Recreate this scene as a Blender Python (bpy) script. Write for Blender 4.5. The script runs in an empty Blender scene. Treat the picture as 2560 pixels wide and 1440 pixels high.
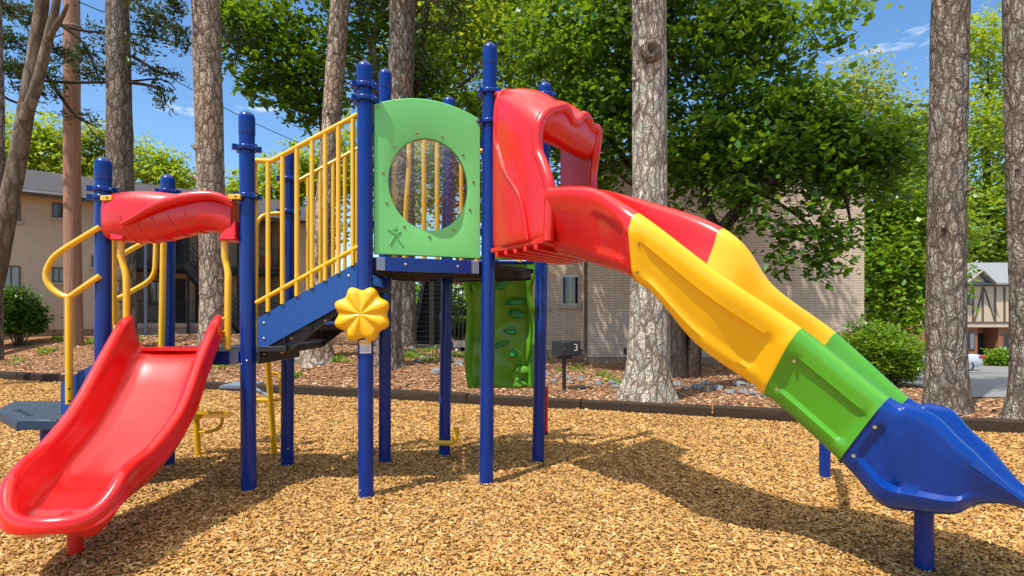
import bpy, math, random
import numpy as np
from mathutils import Vector, noise

SC = bpy.context.scene
COL = SC.collection
rnd = random.Random(7)
F = 1400.0          # focal length in photo pixels (2560 wide)
HZ = 800.0          # horizon row
H = 1.6             # eye height
R = math.radians


def V(*a):
    return Vector(a)


def U(px, py, Y):
    """real-world point at depth Y that a photo pixel looks at (used to survey the place)"""
    return V((px - 1280) / F * Y, Y, H + (HZ - py) / F * Y)


def sstep(a, b, x):
    t = min(1.0, max(0.0, (x - a) / (b - a)))
    return t * t * (3 - 2 * t)


# ------------------------------------------------------------------ terrain
def dline(x, y):      # signed distance behind the timber border
    return ((x + 2.2) * 0.353 + (y - 11.0)) * 0.943


def hgt(x, y):
    d = dline(x, y)
    if d < 0.1:
        base = -0.06
    else:
        base = -0.06 + 0.18 * sstep(0.1, 0.5, d)
    rise = 0.85 * sstep(0.4, 4.5, d) * sstep(3.0, -9.0, x)
    fall = -1.55 * sstep(10.5, 36.0, y) * sstep(6.5, 12.0, x)
    und = 0.03 * noise.noise(V(x * 0.35, y * 0.35, 3.1)) * sstep(0.3, 1.5, d)
    return base + rise + fall + und


def ground(px, py, y0=6.0, y1=60.0):
    """first terrain point along a photo ray"""
    Y = y0
    while Y < y1:
        p = U(px, py, Y)
        if p.z <= hgt(p.x, Y):
            return V(p.x, Y, hgt(p.x, Y))
        Y += 0.04
    p = U(px, py, y1)
    return V(p.x, y1, hgt(p.x, y1))


# ------------------------------------------------------------------ mesh builder
class MB:
    def __init__(s):
        s.v = []; s.f = []; s.m = []

    def add(s, vs, fs, mat=0):
        o = len(s.v)
        s.v.extend([tuple(p) for p in vs])
        s.f.extend([tuple(i + o for i in f) for f in fs])
        s.m.extend([mat] * len(fs))
        return s

    def tube(s, pts, r, n=10, mat=0, caps=True, smooth=0):
        pts = [Vector(p) for p in pts]
        if smooth:
            pts = catmull(pts, smooth)
        k = len(pts)
        rs = r if isinstance(r, (list, tuple)) else [r] * k
        if len(rs) != k:
            q = []
            for i in range(k):
                x = i / (k - 1) * (len(rs) - 1); a = int(min(x, len(rs) - 2)); t = x - a
                q.append(rs[a] * (1 - t) + rs[a + 1] * t)
            rs = q
        vs = []; fs = []
        prev = None
        for i in range(k):
            t = (pts[min(i + 1, k - 1)] - pts[max(i - 1, 0)]).normalized()
            if prev is None:
                a = V(0, 0, 1) if abs(t.z) < 0.9 else V(1, 0, 0)
                nx = (a - t * a.dot(t)).normalized()
            else:
                nx = (prev - t * prev.dot(t)).normalized()
            prev = nx
            ny = t.cross(nx)
            for j in range(n):
                an = 2 * math.pi * j / n
                vs.append(pts[i] + (nx * math.cos(an) + ny * math.sin(an)) * rs[i])
        for i in range(k - 1):
            for j in range(n):
                a = i * n + j; b = i * n + (j + 1) % n
                fs.append((a, b, b + n, a + n))
        if caps:
            fs.append(tuple(range(n))[::-1])
            fs.append(tuple((k - 1) * n + j for j in range(n)))
        return s.add(vs, fs, mat)

    def box(s, c, hx, hy, hz, mat=0):
        """oriented box: centre and three half vectors"""
        c = Vector(c); hx = Vector(hx); hy = Vector(hy); hz = Vector(hz)
        vs = [c + hx * a + hy * b + hz * d for a in (-1, 1) for b in (-1, 1) for d in (-1, 1)]
        fs = [(0, 1, 3, 2), (4, 6, 7, 5), (0, 4, 5, 1), (2, 3, 7, 6), (0, 2, 6, 4), (1, 5, 7, 3)]
        return s.add(vs, fs, mat)

    def abox(s, x0, x1, y0, y1, z0, z1, mat=0):
        return s.box(((x0 + x1) / 2, (y0 + y1) / 2, (z0 + z1) / 2), ((x1 - x0) / 2, 0, 0), (0, (y1 - y0) / 2, 0), (0, 0, (z1 - z0) / 2), mat)

    def beam(s, a, b, w, h, mat=0, up=(0, 0, 1)):
        a = Vector(a); b = Vector(b); t = (b - a)
        side = t.cross(Vector(up)).normalized()
        upv = side.cross(t).normalized()
        return s.box((a + b) / 2, t / 2, side * (w / 2), upv * (h / 2), mat)

    def prism(s, poly, ext, mat=0):
        poly = [Vector(p) for p in poly]; n = len(poly); e = Vector(ext)
        vs = poly + [p + e for p in poly]
        fs = [tuple(range(n))[::-1], tuple(n + i for i in range(n))]
        fs += [(i, (i + 1) % n, n + (i + 1) % n, n + i) for i in range(n)]
        return s.add(vs, fs, mat)

    def grid(s, rows, closeu=False, closev=False, mat=0, cap=False):
        n = len(rows); m = len(rows[0])
        vs = [p for r in rows for p in r]
        fs = []
        for i in range(n if closeu else n - 1):
            for j in range(m if closev else m - 1):
                a = i * m + j; b = i * m + (j + 1) % m
                c = ((i + 1) % n) * m + (j + 1) % m; d = ((i + 1) % n) * m + j
                fs.append((a, b, c, d))
        if cap:
            fs.append(tuple(range(m))[::-1]); fs.append(tuple((n - 1) * m + j for j in range(m)))
        return s.add(vs, fs, mat)

    def lathe(s, base, prof, n=20, mat=0, axis=(0, 0, 1), caps=True):
        """prof: (radius, height along axis)"""
        ax = Vector(axis).normalized(); a = V(1, 0, 0) if abs(ax.x) < 0.9 else V(0, 1, 0)
        ux = (a - ax * a.dot(ax)).normalized(); uy = ax.cross(ux)
        rows = [[Vector(base) + ax * h + (ux * math.cos(2 * math.pi * j / n) + uy * math.sin(2 * math.pi * j / n)) * r for j in range(n)] for r, h in prof]
        return s.grid(rows, closev=True, mat=mat, cap=caps)

    def build(s, name, mats, parent=None, origin=None, flat=False, sharp=38, bevel=0, weld=0):
        me = bpy.data.meshes.new(name)
        org = Vector(parent['_o']) if parent is not None and '_o' in parent else (Vector(origin) if origin is not None else V(0, 0, 0))
        me.from_pydata([(p[0] - org.x, p[1] - org.y, p[2] - org.z) for p in s.v], [], s.f)
        if not isinstance(mats, (list, tuple)):
            mats = [mats]
        for m in mats:
            me.materials.append(m)
        if len(mats) > 1:
            me.polygons.foreach_set('material_index', s.m)
        import bmesh
        bm = bmesh.new(); bm.from_mesh(me)
        if weld: bmesh.ops.remove_doubles(bm, verts=bm.verts, dist=weld)
        bmesh.ops.recalc_face_normals(bm, faces=bm.faces)
        bm.to_mesh(me); bm.free()
        if not flat:
            me.polygons.foreach_set('use_smooth', [True] * len(me.polygons))
            me.set_sharp_from_angle(angle=R(sharp))
        me.update()
        o = bpy.data.objects.new(name, me); COL.objects.link(o)
        o['_o'] = tuple(org)
        if parent is not None:
            o.parent = parent
        else:
            o.location = org
        if bevel:
            b = o.modifiers.new('edge', 'BEVEL'); b.width = bevel; b.segments = 2; b.limit_method = 'ANGLE'; b.angle_limit = R(40)
        return o


def catmull(pts, m):
    out = []; n = len(pts)
    for i in range(n - 1):
        p0 = pts[max(i - 1, 0)]; p1 = pts[i]; p2 = pts[i + 1]; p3 = pts[min(i + 2, n - 1)]
        for k in range(m):
            t = k / m
            out.append(0.5 * ((2 * p1) + (p2 - p0) * t + (2 * p0 - 5 * p1 + 4 * p2 - p3) * t * t + (3 * p1 - p0 - 3 * p2 + p3) * t ** 3))
    out.append(pts[-1] * 1.0)
    return out


def tag(o, label=None, cat=None, group=None, kind=None):
    if label: o['label'] = label
    if cat: o['category'] = cat
    if group: o['group'] = group
    if kind: o['kind'] = kind
    return o


def thing(name, loc, label, cat, group=None):
    o = bpy.data.objects.new(name, None); COL.objects.link(o)
    o.location = loc; o.empty_display_size = 0.2
    o['_o'] = tuple(loc)
    return tag(o, label, cat, group)


def np_mesh(name, verts, quads, mat, parent=None, smooth=False):
    """fast mesh from numpy arrays (all quads)"""
    org = np.array(parent['_o']) if parent is not None else np.zeros(3)
    verts = (verts - org).astype(np.float32); nq = len(quads)
    me = bpy.data.meshes.new(name)
    me.vertices.add(len(verts)); me.vertices.foreach_set('co', verts.ravel())
    me.loops.add(nq * 4); me.loops.foreach_set('vertex_index', quads.astype(np.int32).ravel())
    me.polygons.add(nq)
    me.polygons.foreach_set('loop_start', np.arange(0, nq * 4, 4, dtype=np.int32))
    if smooth:
        me.polygons.foreach_set('use_smooth', np.ones(nq, dtype=bool))
    me.materials.append(mat); me.update(calc_edges=True)
    o = bpy.data.objects.new(name, me); COL.objects.link(o)
    o['_o'] = tuple(org)
    if parent is not None: o.parent = parent
    return o


# ------------------------------------------------------------------ materials
class NT:
    def __init__(s, name):
        s.mat = bpy.data.materials.new(name); s.mat.use_nodes = True
        s.t = s.mat.node_tree; s.n = s.t.nodes; s.l = s.t.links
        s.b = s.n['Principled BSDF']; s.out = s.n['Material Output']

    def node(s, typ, **kw):
        nd = s.n.new(typ)
        for k, v in kw.items():
            if k == 'ins':
                for a, b in v.items():
                    if isinstance(b, bpy.types.NodeSocket): s.l.new(b, nd.inputs[a])
                    else: nd.inputs[a].default_value = b
            else: setattr(nd, k, v)
        return nd

    def coord(s, scale=(1, 1, 1), rot=(0, 0, 0)):
        tc = s.node('ShaderNodeTexCoord')
        mp = s.node('ShaderNodeMapping', ins={'Vector': tc.outputs['Object'], 'Scale': scale, 'Rotation': rot})
        return mp.outputs[0]

    def noise(s, vec, scale, detail=4, rough=0.55, dist=0):
        return s.node('ShaderNodeTexNoise', ins={'Vector': vec, 'Scale': scale, 'Detail': detail, 'Roughness': rough, 'Distortion': dist}).outputs['Fac']

    def ramp(s, fac, stops, interp='LINEAR'):
        r = s.node('ShaderNodeValToRGB', ins={'Fac': fac}); cr = r.color_ramp; cr.interpolation = interp
        while len(cr.elements) < len(stops): cr.elements.new(0.5)
        for e, (p, c) in zip(cr.elements, stops):
            e.position = p; e.color = (*c, 1) if len(c) == 3 else c
        return r.outputs[0]

    def mix(s, fac, a, b, mode='MIX'):
        nd = s.node('ShaderNodeMix', data_type='RGBA', blend_type=mode)
        for k, v in ((0, fac), (6, a), (7, b)):
            if isinstance(v, bpy.types.NodeSocket): s.l.new(v, nd.inputs[k])
            else: nd.inputs[k].default_value = (*v, 1) if isinstance(v, tuple) and len(v) == 3 else v
        return nd.outputs[2]

    def math(s, op, a, b=0.0, c=0.0):
        nd = s.node('ShaderNodeMath', operation=op)
        for k, v in enumerate((a, b, c)):
            if isinstance(v, bpy.types.NodeSocket): s.l.new(v, nd.inputs[k])
            else: nd.inputs[k].default_value = v
        return nd.outputs[0]

    def bump(s, h, strength=0.5, dist=0.02):
        nd = s.node('ShaderNodeBump', ins={'Height': h, 'Strength': strength, 'Distance': dist})
        s.l.new(nd.outputs[0], s.b.inputs['Normal']); return s

    def base(s, c):
        if isinstance(c, bpy.types.NodeSocket): s.l.new(c, s.b.inputs['Base Color'])
        else: s.b.inputs['Base Color'].default_value = (*c, 1)
        return s

    def set(s, **kw):
        for k, v in kw.items():
            k = k.replace('_', ' ').capitalize() if k not in ('IOR',) else k
            names = {'Specular': 'Specular IOR Level', 'Coat': 'Coat Weight', 'Coat roughness': 'Coat Roughness', 'Transmission': 'Transmission Weight', 'Subsurface': 'Subsurface Weight'}
            k = names.get(k, k)
            if isinstance(v, bpy.types.NodeSocket): s.l.new(v, s.b.inputs[k])
            else: s.b.inputs[k].default_value = v
        return s


def plastic(name, col, rough=0.3, var=0.12, coat=0.3, bump=0.03, dust=0.06, dustcol=(0.6, 0.5, 0.4), spec=0.5):
    m = NT(name); v = m.coord()
    n1 = m.noise(v, 2.2, 5); n2 = m.noise(v, 26, 4, 0.7)
    dark = tuple(c * (1 - var) for c in col); lite = tuple(min(1, c * (1 + var * 0.5) + 0.004) for c in col)
    c = m.mix(n1, dark, lite)
    f = m.ramp(n2, [(0.55, (0, 0, 0)), (0.8, (dust, dust, dust))])
    c = m.mix(f, c, dustcol)
    m.base(c)
    rr = m.node('ShaderNodeMapRange', ins={'Value': n2, 'From Min': 0.3, 'From Max': 0.75, 'To Min': rough * 0.85, 'To Max': rough * 1.25}).outputs[0]
    m.set(Roughness=rr, Coat=coat, Coat_roughness=0.15, Specular=spec)
    m.bump(m.noise(v, 70, 3), bump, 0.004)
    return m.mat


def slide_red(name, col):
    m = NT(name); v = m.coord(); vs = m.coord((30, 1.6, 1.6))
    n1 = m.noise(v, 2.0, 5); sc = m.noise(vs, 6, 6, 0.65); n2 = m.noise(v, 30, 3)
    c = m.mix(n1, tuple(x * 0.88 for x in col), col)
    # worn scratches that run down the chute
    f = m.ramp(sc, [(0.6, (0, 0, 0)), (0.74, (0.32, 0.32, 0.32))])
    nz = m.node('ShaderNodeSeparateXYZ', ins={0: m.node('ShaderNodeNewGeometry').outputs['Normal']}).outputs[2]
    upm = m.ramp(nz, [(0.5, (0, 0, 0)), (0.62, (1, 1, 1))]); sc = m.math('ADD', m.math('MULTIPLY', m.math('SUBTRACT', sc, 0.45), upm), 0.45)
    f = m.math('MULTIPLY', f, upm)
    f2 = m.math('MULTIPLY', f, m.ramp(n1, [(0.42, (0, 0, 0)), (0.6, (1, 1, 1))]))
    c = m.mix(f2, c, (0.75, 0.35, 0.3))
    m.base(c)
    m.set(Roughness=m.node('ShaderNodeMapRange', ins={'Value': sc, 'From Min': 0.3, 'From Max': 0.8, 'To Min': 0.2, 'To Max': 0.34}).outputs[0], Coat=0.2, Coat_roughness=0.14)
    m.bump(m.math('ADD', m.math('MULTIPLY', sc, 0.5), m.math('MULTIPLY', n2, 0.5)), 0.015, 0.004)
    return m.mat


RED = plastic('red_plastic', (0.68, 0.009, 0.008), var=0.14, dust=0.04)
REDS = slide_red('red_chute_plastic', (0.70, 0.010, 0.009))
YELP = plastic('yellow_plastic', (0.92, 0.49, 0.001), 0.3, 0.06, dust=0.015)
GRNP = plastic('green_plastic', (0.075, 0.33, 0.012), 0.32, dust=0.02)
GRNC = plastic('green_climber_plastic', (0.12, 0.36, 0.015), 0.36)
GRNH = plastic('green_hold_plastic', (0.01, 0.22, 0.035), 0.3)
PANEL = plastic('green_panel_sheet', (0.17, 0.62, 0.17), 0.5, 0.06, 0.0, 0.04, 0.04)
PANELE = plastic('green_panel_edge', (0.10, 0.46, 0.10), 0.5, 0.06, 0.0)
BLUP = plastic('blue_plastic', (0.0003, 0.038, 0.25), 0.26, coat=0.05, dust=0.02, dustcol=(0.2, 0.25, 0.45), spec=0.3)
BLUM = plastic('blue_powder_coat', (0.0002, 0.029, 0.215), 0.22, 0.1, 0.12, 0.012, 0.012, (0.15, 0.22, 0.4), spec=0.3)
BLUS = plastic('blue_deck_coat', (0.002, 0.068, 0.29), 0.45, 0.15, 0.0, 0.05, 0.12, (0.3, 0.32, 0.36))
YELM = plastic('yellow_powder_coat', (0.82, 0.47, 0.006), 0.3, 0.1, 0.4, 0.015, 0.06)
BLACK = plastic('black_vinyl', (0.012, 0.012, 0.014), 0.5, 0.3, 0.0, 0.08, 0.1, (0.12, 0.1, 0.08))
BLKM = plastic('black_paint', (0.014, 0.015, 0.017), 0.45, 0.3, 0.0, 0.04, 0.1, (0.1, 0.09, 0.08))


def simple(name, col, rough=0.5, metal=0.0, var=0.15, scale=8):
    m = NT(name); v = m.coord(); n = m.noise(v, scale, 4)
    m.base(m.mix(n, tuple(c * (1 - var) for c in col), tuple(min(1, c * (1 + var)) for c in col)))
    m.set(Roughness=rough, Metallic=metal)
    return m.mat


STEEL = simple('galvanised_steel', (0.5, 0.5, 0.48), 0.35, 0.9)
BRASS = simple('worn_bolt', (0.45, 0.3, 0.12), 0.4, 0.8)
WHITE = simple('white_print', (0.75, 0.75, 0.72), 0.5)
GREYP = simple('grey_bracket', (0.2, 0.25, 0.34), 0.45, 0.2)


def perforated():
    m = NT('perforated_blue_vinyl'); v = m.coord((26, 26, 26))
    fx = m.node('ShaderNodeVectorMath', operation='FRACTION', ins={0: v}).outputs[0]
    ds = m.node('ShaderNodeVectorMath', operation='DISTANCE', ins={0: m.node('ShaderNodeVectorMath', operation='MULTIPLY', ins={0: fx, 1: (1, 1, 0)}).outputs[0], 1: (0.5, 0.5, 0)}).outputs['Value']
    f = m.ramp(ds, [(0.26, (0, 0, 0)), (0.34, (1, 1, 1))])
    n = m.noise(m.coord(), 9, 4)
    c = m.mix(n, (0.012, 0.035, 0.06), (0.07, 0.11, 0.15))
    m.base(m.mix(f, (0.012, 0.012, 0.014), c)); m.set(Roughness=0.45); m.bump(f, 0.5, 0.01)
    return m.mat


PERF = perforated()


def window_plastic():
    m = NT('scratched_clear_plastic'); v = m.coord()
    w = m.node('ShaderNodeTexWave', wave_type='RINGS', ins={'Vector': v, 'Scale': 5.0, 'Distortion': 14.0, 'Detail': 4.0, 'Detail Scale': 1.6}).outputs['Fac']
    sc = m.ramp(w, [(0.9, (0.07, 0.07, 0.07)), (0.99, (0.28, 0.28, 0.28))])
    tr = m.node('ShaderNodeBsdfTransparent', ins={'Color': (0.85, 0.82, 0.66, 1)})
    gl = m.node('ShaderNodeBsdfGlossy', ins={'Roughness': 0.06})
    df = m.node('ShaderNodeBsdfDiffuse', ins={'Color': (0.5, 0.47, 0.4, 1)})
    fr = m.node('ShaderNodeFresnel', ins={'IOR': 1.45})
    a = m.node('ShaderNodeMixShader', ins={0: sc, 1: tr.outputs[0], 2: df.outputs[0]})
    b = m.node('ShaderNodeMixShader', ins={0: fr.outputs[0], 1: a.outputs[0], 2: gl.outputs[0]})
    m.l.new(b.outputs[0], m.out.inputs[0])
    return m.mat


CLEAR = window_plastic()


def bark(name, c_hi, c_lo, lichen=0.0, sx=9.0, sz=2.6, bump=1.0):
    m = NT(name); v0 = m.coord()
    wob = m.node('ShaderNodeTexNoise', ins={'Vector': v0, 'Scale': 7.0, 'Detail': 4.0})
    off = m.node('ShaderNodeVectorMath', operation='MULTIPLY_ADD', ins={0: wob.outputs['Color'], 1: (0.11, 0.11, 0.11), 2: v0}).outputs[0]
    vm = m.node('ShaderNodeMapping', ins={'Vector': off, 'Scale': (sx, sx, sz)}).outputs[0]
    e = m.node('ShaderNodeTexVoronoi', feature='DISTANCE_TO_EDGE', ins={'Vector': vm, 'Scale': 1.0}).outputs['Distance']
    cell = m.node('ShaderNodeTexVoronoi', feature='F1', ins={'Vector': vm, 'Scale': 1.0}).outputs['Color']
    vm2 = m.node('ShaderNodeMapping', ins={'Vector': off, 'Scale': (sx * 2.7, sx * 2.7, sz * 2.4)}).outputs[0]
    e2 = m.node('ShaderNodeTexVoronoi', feature='DISTANCE_TO_EDGE', ins={'Vector': vm2, 'Scale': 1.0}).outputs['Distance']
    n = m.noise(m.coord((1, 1, 0.4)), 30, 5, 0.7)
    cr = m.ramp(e, [(0.0, (0, 0, 0)), (0.07, (0.25, 0.25, 0.25)), (0.22, (1, 1, 1))])
    cr2 = m.ramp(e2, [(0.0, (0.25, 0.25, 0.25)), (0.2, (1, 1, 1))])
    hh = m.math('MULTIPLY', cr, cr2)
    hh = m.math('ADD', m.math('MULTIPLY', hh, 0.8), m.math('MULTIPLY', n, 0.35))
    tone = m.mix(m.math('MULTIPLY', m.node('ShaderNodeSeparateColor', ins={0: cell}).outputs[0], 0.7), c_hi, tuple(x * 0.5 for x in c_hi))
    c = m.mix(m.ramp(hh, [(0.12, (0, 0, 0)), (0.62, (1, 1, 1))]), c_lo, tone)
    rp = m.ramp(m.noise(m.coord((1, 1, .45)), 1.7, 4), [(0.45, (0, 0, 0)), (0.68, (0.5, 0.5, 0.5))])
    c = m.mix(rp, c, m.mix(hh, (0.05, 0.03, 0.02), (c_hi[0] * .85, c_hi[1] * .62, c_hi[2] * .48)))
    if lichen:
        lf = m.ramp(m.noise(v0, 3.2, 5, 0.65), [(0.48, (0, 0, 0)), (0.6, (lichen, lichen, lichen))])
        c = m.mix(m.math('MULTIPLY', lf, cr), c, (0.34, 0.40, 0.33))
    m.base(c); m.set(Roughness=0.9, Specular=0.15)
    m.bump(hh, bump, 0.045)
    return m.mat


BARK = bark('pine_bark', (0.66, 0.53, 0.39), (0.06, 0.042, 0.03), 0.15, 7.0, 2.2)
BARKL = bark('pale_lichen_bark', (0.78, 0.68, 0.55), (0.08, 0.058, 0.042), 0.7, 7.0, 1.8)
BARKD = bark('grey_brown_bark', (0.40, 0.335, 0.27), (0.05, 0.038, 0.03), 0.3, 7.5, 2.1)
BARKT = bark('smooth_brown_bark', (0.24, 0.185, 0.13), (0.09, 0.065, 0.045), 0.2, 5, 1.2, 0.35)
BARKK = bark('dark_limb_bark', (0.10, 0.075, 0.055), (0.03, 0.024, 0.02), 0.0, 9, 3, 0.5)
BARKP = bark('pale_limb_bark', (0.36, 0.29, 0.22), (0.17, 0.13, 0.1), 0.0, 5, 1.5, 0.3)


def pole_wood():
    m = NT('reddish_pole_wood'); v = m.coord((9, 9, 0.5)); v0 = m.coord()
    n = m.noise(v, 3.5, 6, 0.6); n2 = m.noise(v0, 1.1, 3)
    kn = m.ramp(m.node('ShaderNodeTexVoronoi', ins={'Vector': m.coord((3.2, 3.2, 2.0)), 'Scale': 1.0}).outputs['Distance'], [(0.0, (1, 1, 1)), (0.13, (0, 0, 0))])
    c = m.mix(n, (0.10, 0.04, 0.02), (0.62, 0.32, 0.19))
    c = m.mix(m.math('MULTIPLY', n2, 0.45), c, (0.30, 0.22, 0.17))
    c = m.mix(kn, c, (0.05, 0.03, 0.02))
    m.base(c); m.set(Roughness=0.8, Specular=0.2); m.bump(m.math('SUBTRACT', n, kn), 0.6, 0.02)
    return m.mat


POLE = pole_wood()


def leafmat(name, lo, hi, trans, rough=0.42, tw=0.38, spec=0.5):
    m = NT(name)
    g = m.node('ShaderNodeNewGeometry').outputs['Random Per Island']
    n = m.noise(m.coord(), 0.55, 3)
    fac = m.math('ADD', m.math('MULTIPLY', g, 0.65), m.math('MULTIPLY', n, 0.35))
    c = m.ramp(fac, [(0.12, lo), (0.85, hi)])
    m.base(c); m.set(Roughness=rough, Specular=spec)
    tl = m.node('ShaderNodeBsdfTranslucent', ins={'Color': m.mix(g, tuple(x * 0.75 for x in trans), trans)})
    mx = m.node('ShaderNodeMixShader', ins={0: tw, 1: m.b.outputs[0], 2: tl.outputs[0]})
    m.l.new(mx.outputs[0], m.out.inputs[0])
    return m.mat


LEAF = leafmat('maple_leaf', (0.014, 0.062, 0.010), (0.092, 0.232, 0.022), (0.34, 0.53, 0.015), tw=0.38)
LEAFB = leafmat('bright_leaf', (0.06, 0.17, 0.010), (0.25, 0.38, 0.03), (0.6, 0.7, 0.03), tw=0.45)
LEAFY = leafmat('yellow_green_leaf', (0.10, 0.19, 0.018), (0.27, 0.36, 0.05), (0.55, 0.60, 0.06), tw=0.42, spec=0.3)
LEAFS = leafmat('shrub_leaf', (0.04, 0.13, 0.008), (0.20, 0.36, 0.02), (0.48, 0.62, 0.02), tw=0.33, rough=0.35)
LEAFD = leafmat('dark_shrub_leaf', (0.012, 0.05, 0.008), (0.07, 0.18, 0.015), (0.18, 0.35, 0.02), tw=0.25, rough=0.35)
NEEDLE = leafmat('pine_needle', (0.018, 0.04, 0.016), (0.06, 0.095, 0.035), (0.10, 0.16, 0.03), tw=0.2, rough=0.5, spec=0.3)
CHIP = None


def chipmat():
    m = NT('wood_chip'); g = m.node('ShaderNodeNewGeometry').outputs['Random Per Island']
    v = m.coord(); n = m.noise(v, 0.9, 4); f = m.noise(m.coord((60, 60, 60)), 2, 3)
    c = m.ramp(g, [(0.0, (0.24, 0.10, 0.022)), (0.2, (0.47, 0.24, 0.06)), (0.65, (0.63, 0.37, 0.11)), (1.0, (0.78, 0.56, 0.26))])
    c = m.mix(m.math('MULTIPLY', n, 0.35), c, (0.42, 0.24, 0.08))
    c = m.mix(m.math('MULTIPLY', f, 0.3), c, (0.28, 0.14, 0.045))
    m.base(c); m.set(Roughness=0.75, Specular=0.25)
    return m.mat


CHIP = chipmat()


def mulchmat():
    m = NT('mulch_bed'); v = m.coord(); n = m.noise(v, 30, 5, 0.7)
    m.base(m.ramp(n, [(0.3, (0.16, 0.08, 0.028)), (0.7, (0.5, 0.29, 0.10))])); m.set(Roughness=0.9); m.bump(n, 0.8, 0.03)
    return m.mat


def strawmat():
    m = NT('pine_straw_ground'); v = m.coord(); n = m.noise(v, 0.6, 6, 0.65); n2 = m.noise(m.coord((1, 1, 1)), 22, 5, 0.75, 0.6); n3 = m.noise(v, 3.1, 4)
    c = m.ramp(n2, [(0.28, (0.09, 0.042, 0.022)), (0.50, (0.33, 0.165, 0.08)), (0.72, (0.56, 0.34, 0.19))])
    g = m.ramp(n, [(0.52, (0, 0, 0)), (0.66, (0.55, 0.55, 0.55))])
    c = m.mix(m.math('MULTIPLY', g, m.ramp(n3, [(0.5, (0, 0, 0)), (0.6, (1, 1, 1))])), c, (0.12, 0.16, 0.035))
    c = m.mix(m.ramp(n3, [(0.3, (0.45, 0.45, 0.45)), (0.5, (0, 0, 0))]), c, (0.06, 0.035, 0.022))
    m.base(c); m.set(Roughness=0.95, Specular=0.1); m.bump(n2, 0.9, 0.05)
    return m.mat


def roadmat():
    m = NT('asphalt'); v = m.coord(); n = m.noise(v, 0.5, 5); n2 = m.noise(v, 60, 3)
    c = m.mix(n, (0.15, 0.15, 0.155), (0.26, 0.255, 0.25)); c = m.mix(m.math('MULTIPLY', n2, 0.3), c, (0.08, 0.08, 0.08))
    m.base(c); m.set(Roughness=0.85); m.bump(n2, 0.3, 0.01); return m.mat


def brickmat(name, ux, uy, c1, c2, mort, bw=0.21, bh=0.072, stain=0.3, bump=0.4, msize=0.012):
    m = NT(name); tc = m.node('ShaderNodeNewGeometry').outputs['Position']
    al = m.node('ShaderNodeVectorMath', operation='DOT_PRODUCT', ins={0: tc, 1: (ux, uy, 0)}).outputs['Value']
    z = m.node('ShaderNodeSeparateXYZ', ins={0: tc}).outputs[2]
    vec = m.node('ShaderNodeCombineXYZ', ins={0: al, 1: z, 2: 0.0}).outputs[0]
    br = m.node('ShaderNodeTexBrick', ins={'Vector': vec, 'Color1': (*c1, 1), 'Color2': (*c2, 1), 'Mortar': (*mort, 1), 'Scale': 1.0, 'Mortar Size': msize, 'Mortar Smooth': 0.2, 'Brick Width': bw, 'Row Height': bh, 'Bias': -0.1})
    n = m.noise(vec, 0.7, 5, 0.65); n2 = m.noise(vec, 14, 4, 0.7)
    c = m.mix(m.math('MULTIPLY', n, stain), br.outputs['Color'], tuple(x * 0.62 for x in c1))
    c = m.mix(m.math('MULTIPLY', n2, 0.22), c, tuple(x * 0.75 for x in c2))
    m.base(c); m.set(Roughness=0.85, Specular=0.2)
    m.bump(m.math('MULTIPLY_ADD', br.outputs['Fac'], -1.0, m.math('MULTIPLY', n2, 0.3)), bump, 0.02)
    return m.mat


def shingle(name, c):
    m = NT(name); v = m.coord(); n = m.noise(v, 5, 5, 0.7)
    w = m.node('ShaderNodeTexWave', bands_direction='Z', ins={'Vector': v, 'Scale': 3.2, 'Distortion': 0.6, 'Detail': 2.0}).outputs['Fac']
    m.base(m.mix(m.math('MULTIPLY', m.math('ADD', n, w), 0.5), tuple(x * 0.65 for x in c), tuple(x * 1.25 for x in c)))
    m.set(Roughness=0.9); m.bump(w, 0.3, 0.02); return m.mat


def glassmat(name, col, rough=0.06):
    m = NT(name); m.base(col); m.set(Roughness=rough, Specular=0.8, Coat=0.4, Coat_roughness=0.05); return m.mat


GLASSD = glassmat('dark_window_glass', (0.012, 0.018, 0.022))
GLASSB = glassmat('blind_window_glass', (0.16, 0.22, 0.25), 0.15)
TRIMW = simple('pale_trim', (0.42, 0.36, 0.28), 0.6)
TRIMB = simple('brown_trim', (0.13, 0.085, 0.055), 0.7)
STUCCO = simple('cream_stucco', (0.60, 0.47, 0.33), 0.85, 0, 0.08, 3)
FOUND = simple('stained_footing', (0.30, 0.20, 0.12), 0.9, 0, 0.35, 2)
CONC = simple('old_concrete', (0.38, 0.34, 0.28), 0.9, 0, 0.2, 4)
ALU = simple('aluminium_frame', (0.45, 0.46, 0.46), 0.4, 0.5)
DOORD = simple('dark_door_paint', (0.02, 0.018, 0.016), 0.5)


def timbermat():
    m = NT('weathered_timber'); v = m.coord((1, 1, 1)); v2 = m.coord((2, 30, 30)); n = m.noise(v2, 2, 5, 0.65); n2 = m.noise(v, 3, 5)
    c = m.ramp(n, [(0.3, (0.014, 0.010, 0.008)), (0.7, (0.06, 0.043, 0.03))]); c = m.mix(m.math('MULTIPLY', n2, 0.5), c, (0.07, 0.042, 0.025))
    m.base(c); m.set(Roughness=0.9, Specular=0.2); m.bump(n, 0.7, 0.012); return m.mat


TIMBER = timbermat()


def rockmat():
    m = NT('pale_rock'); v = m.coord(); n = m.noise(v, 7, 6, 0.7)
    m.base(m.ramp(n, [(0.3, (0.08, 0.085, 0.085)), (0.55, (0.24, 0.25, 0.25)), (0.8, (0.48, 0.48, 0.47))])); m.set(Roughness=0.8); m.bump(n, 0.6, 0.03); return m.mat


ROCK = rockmat()

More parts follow.
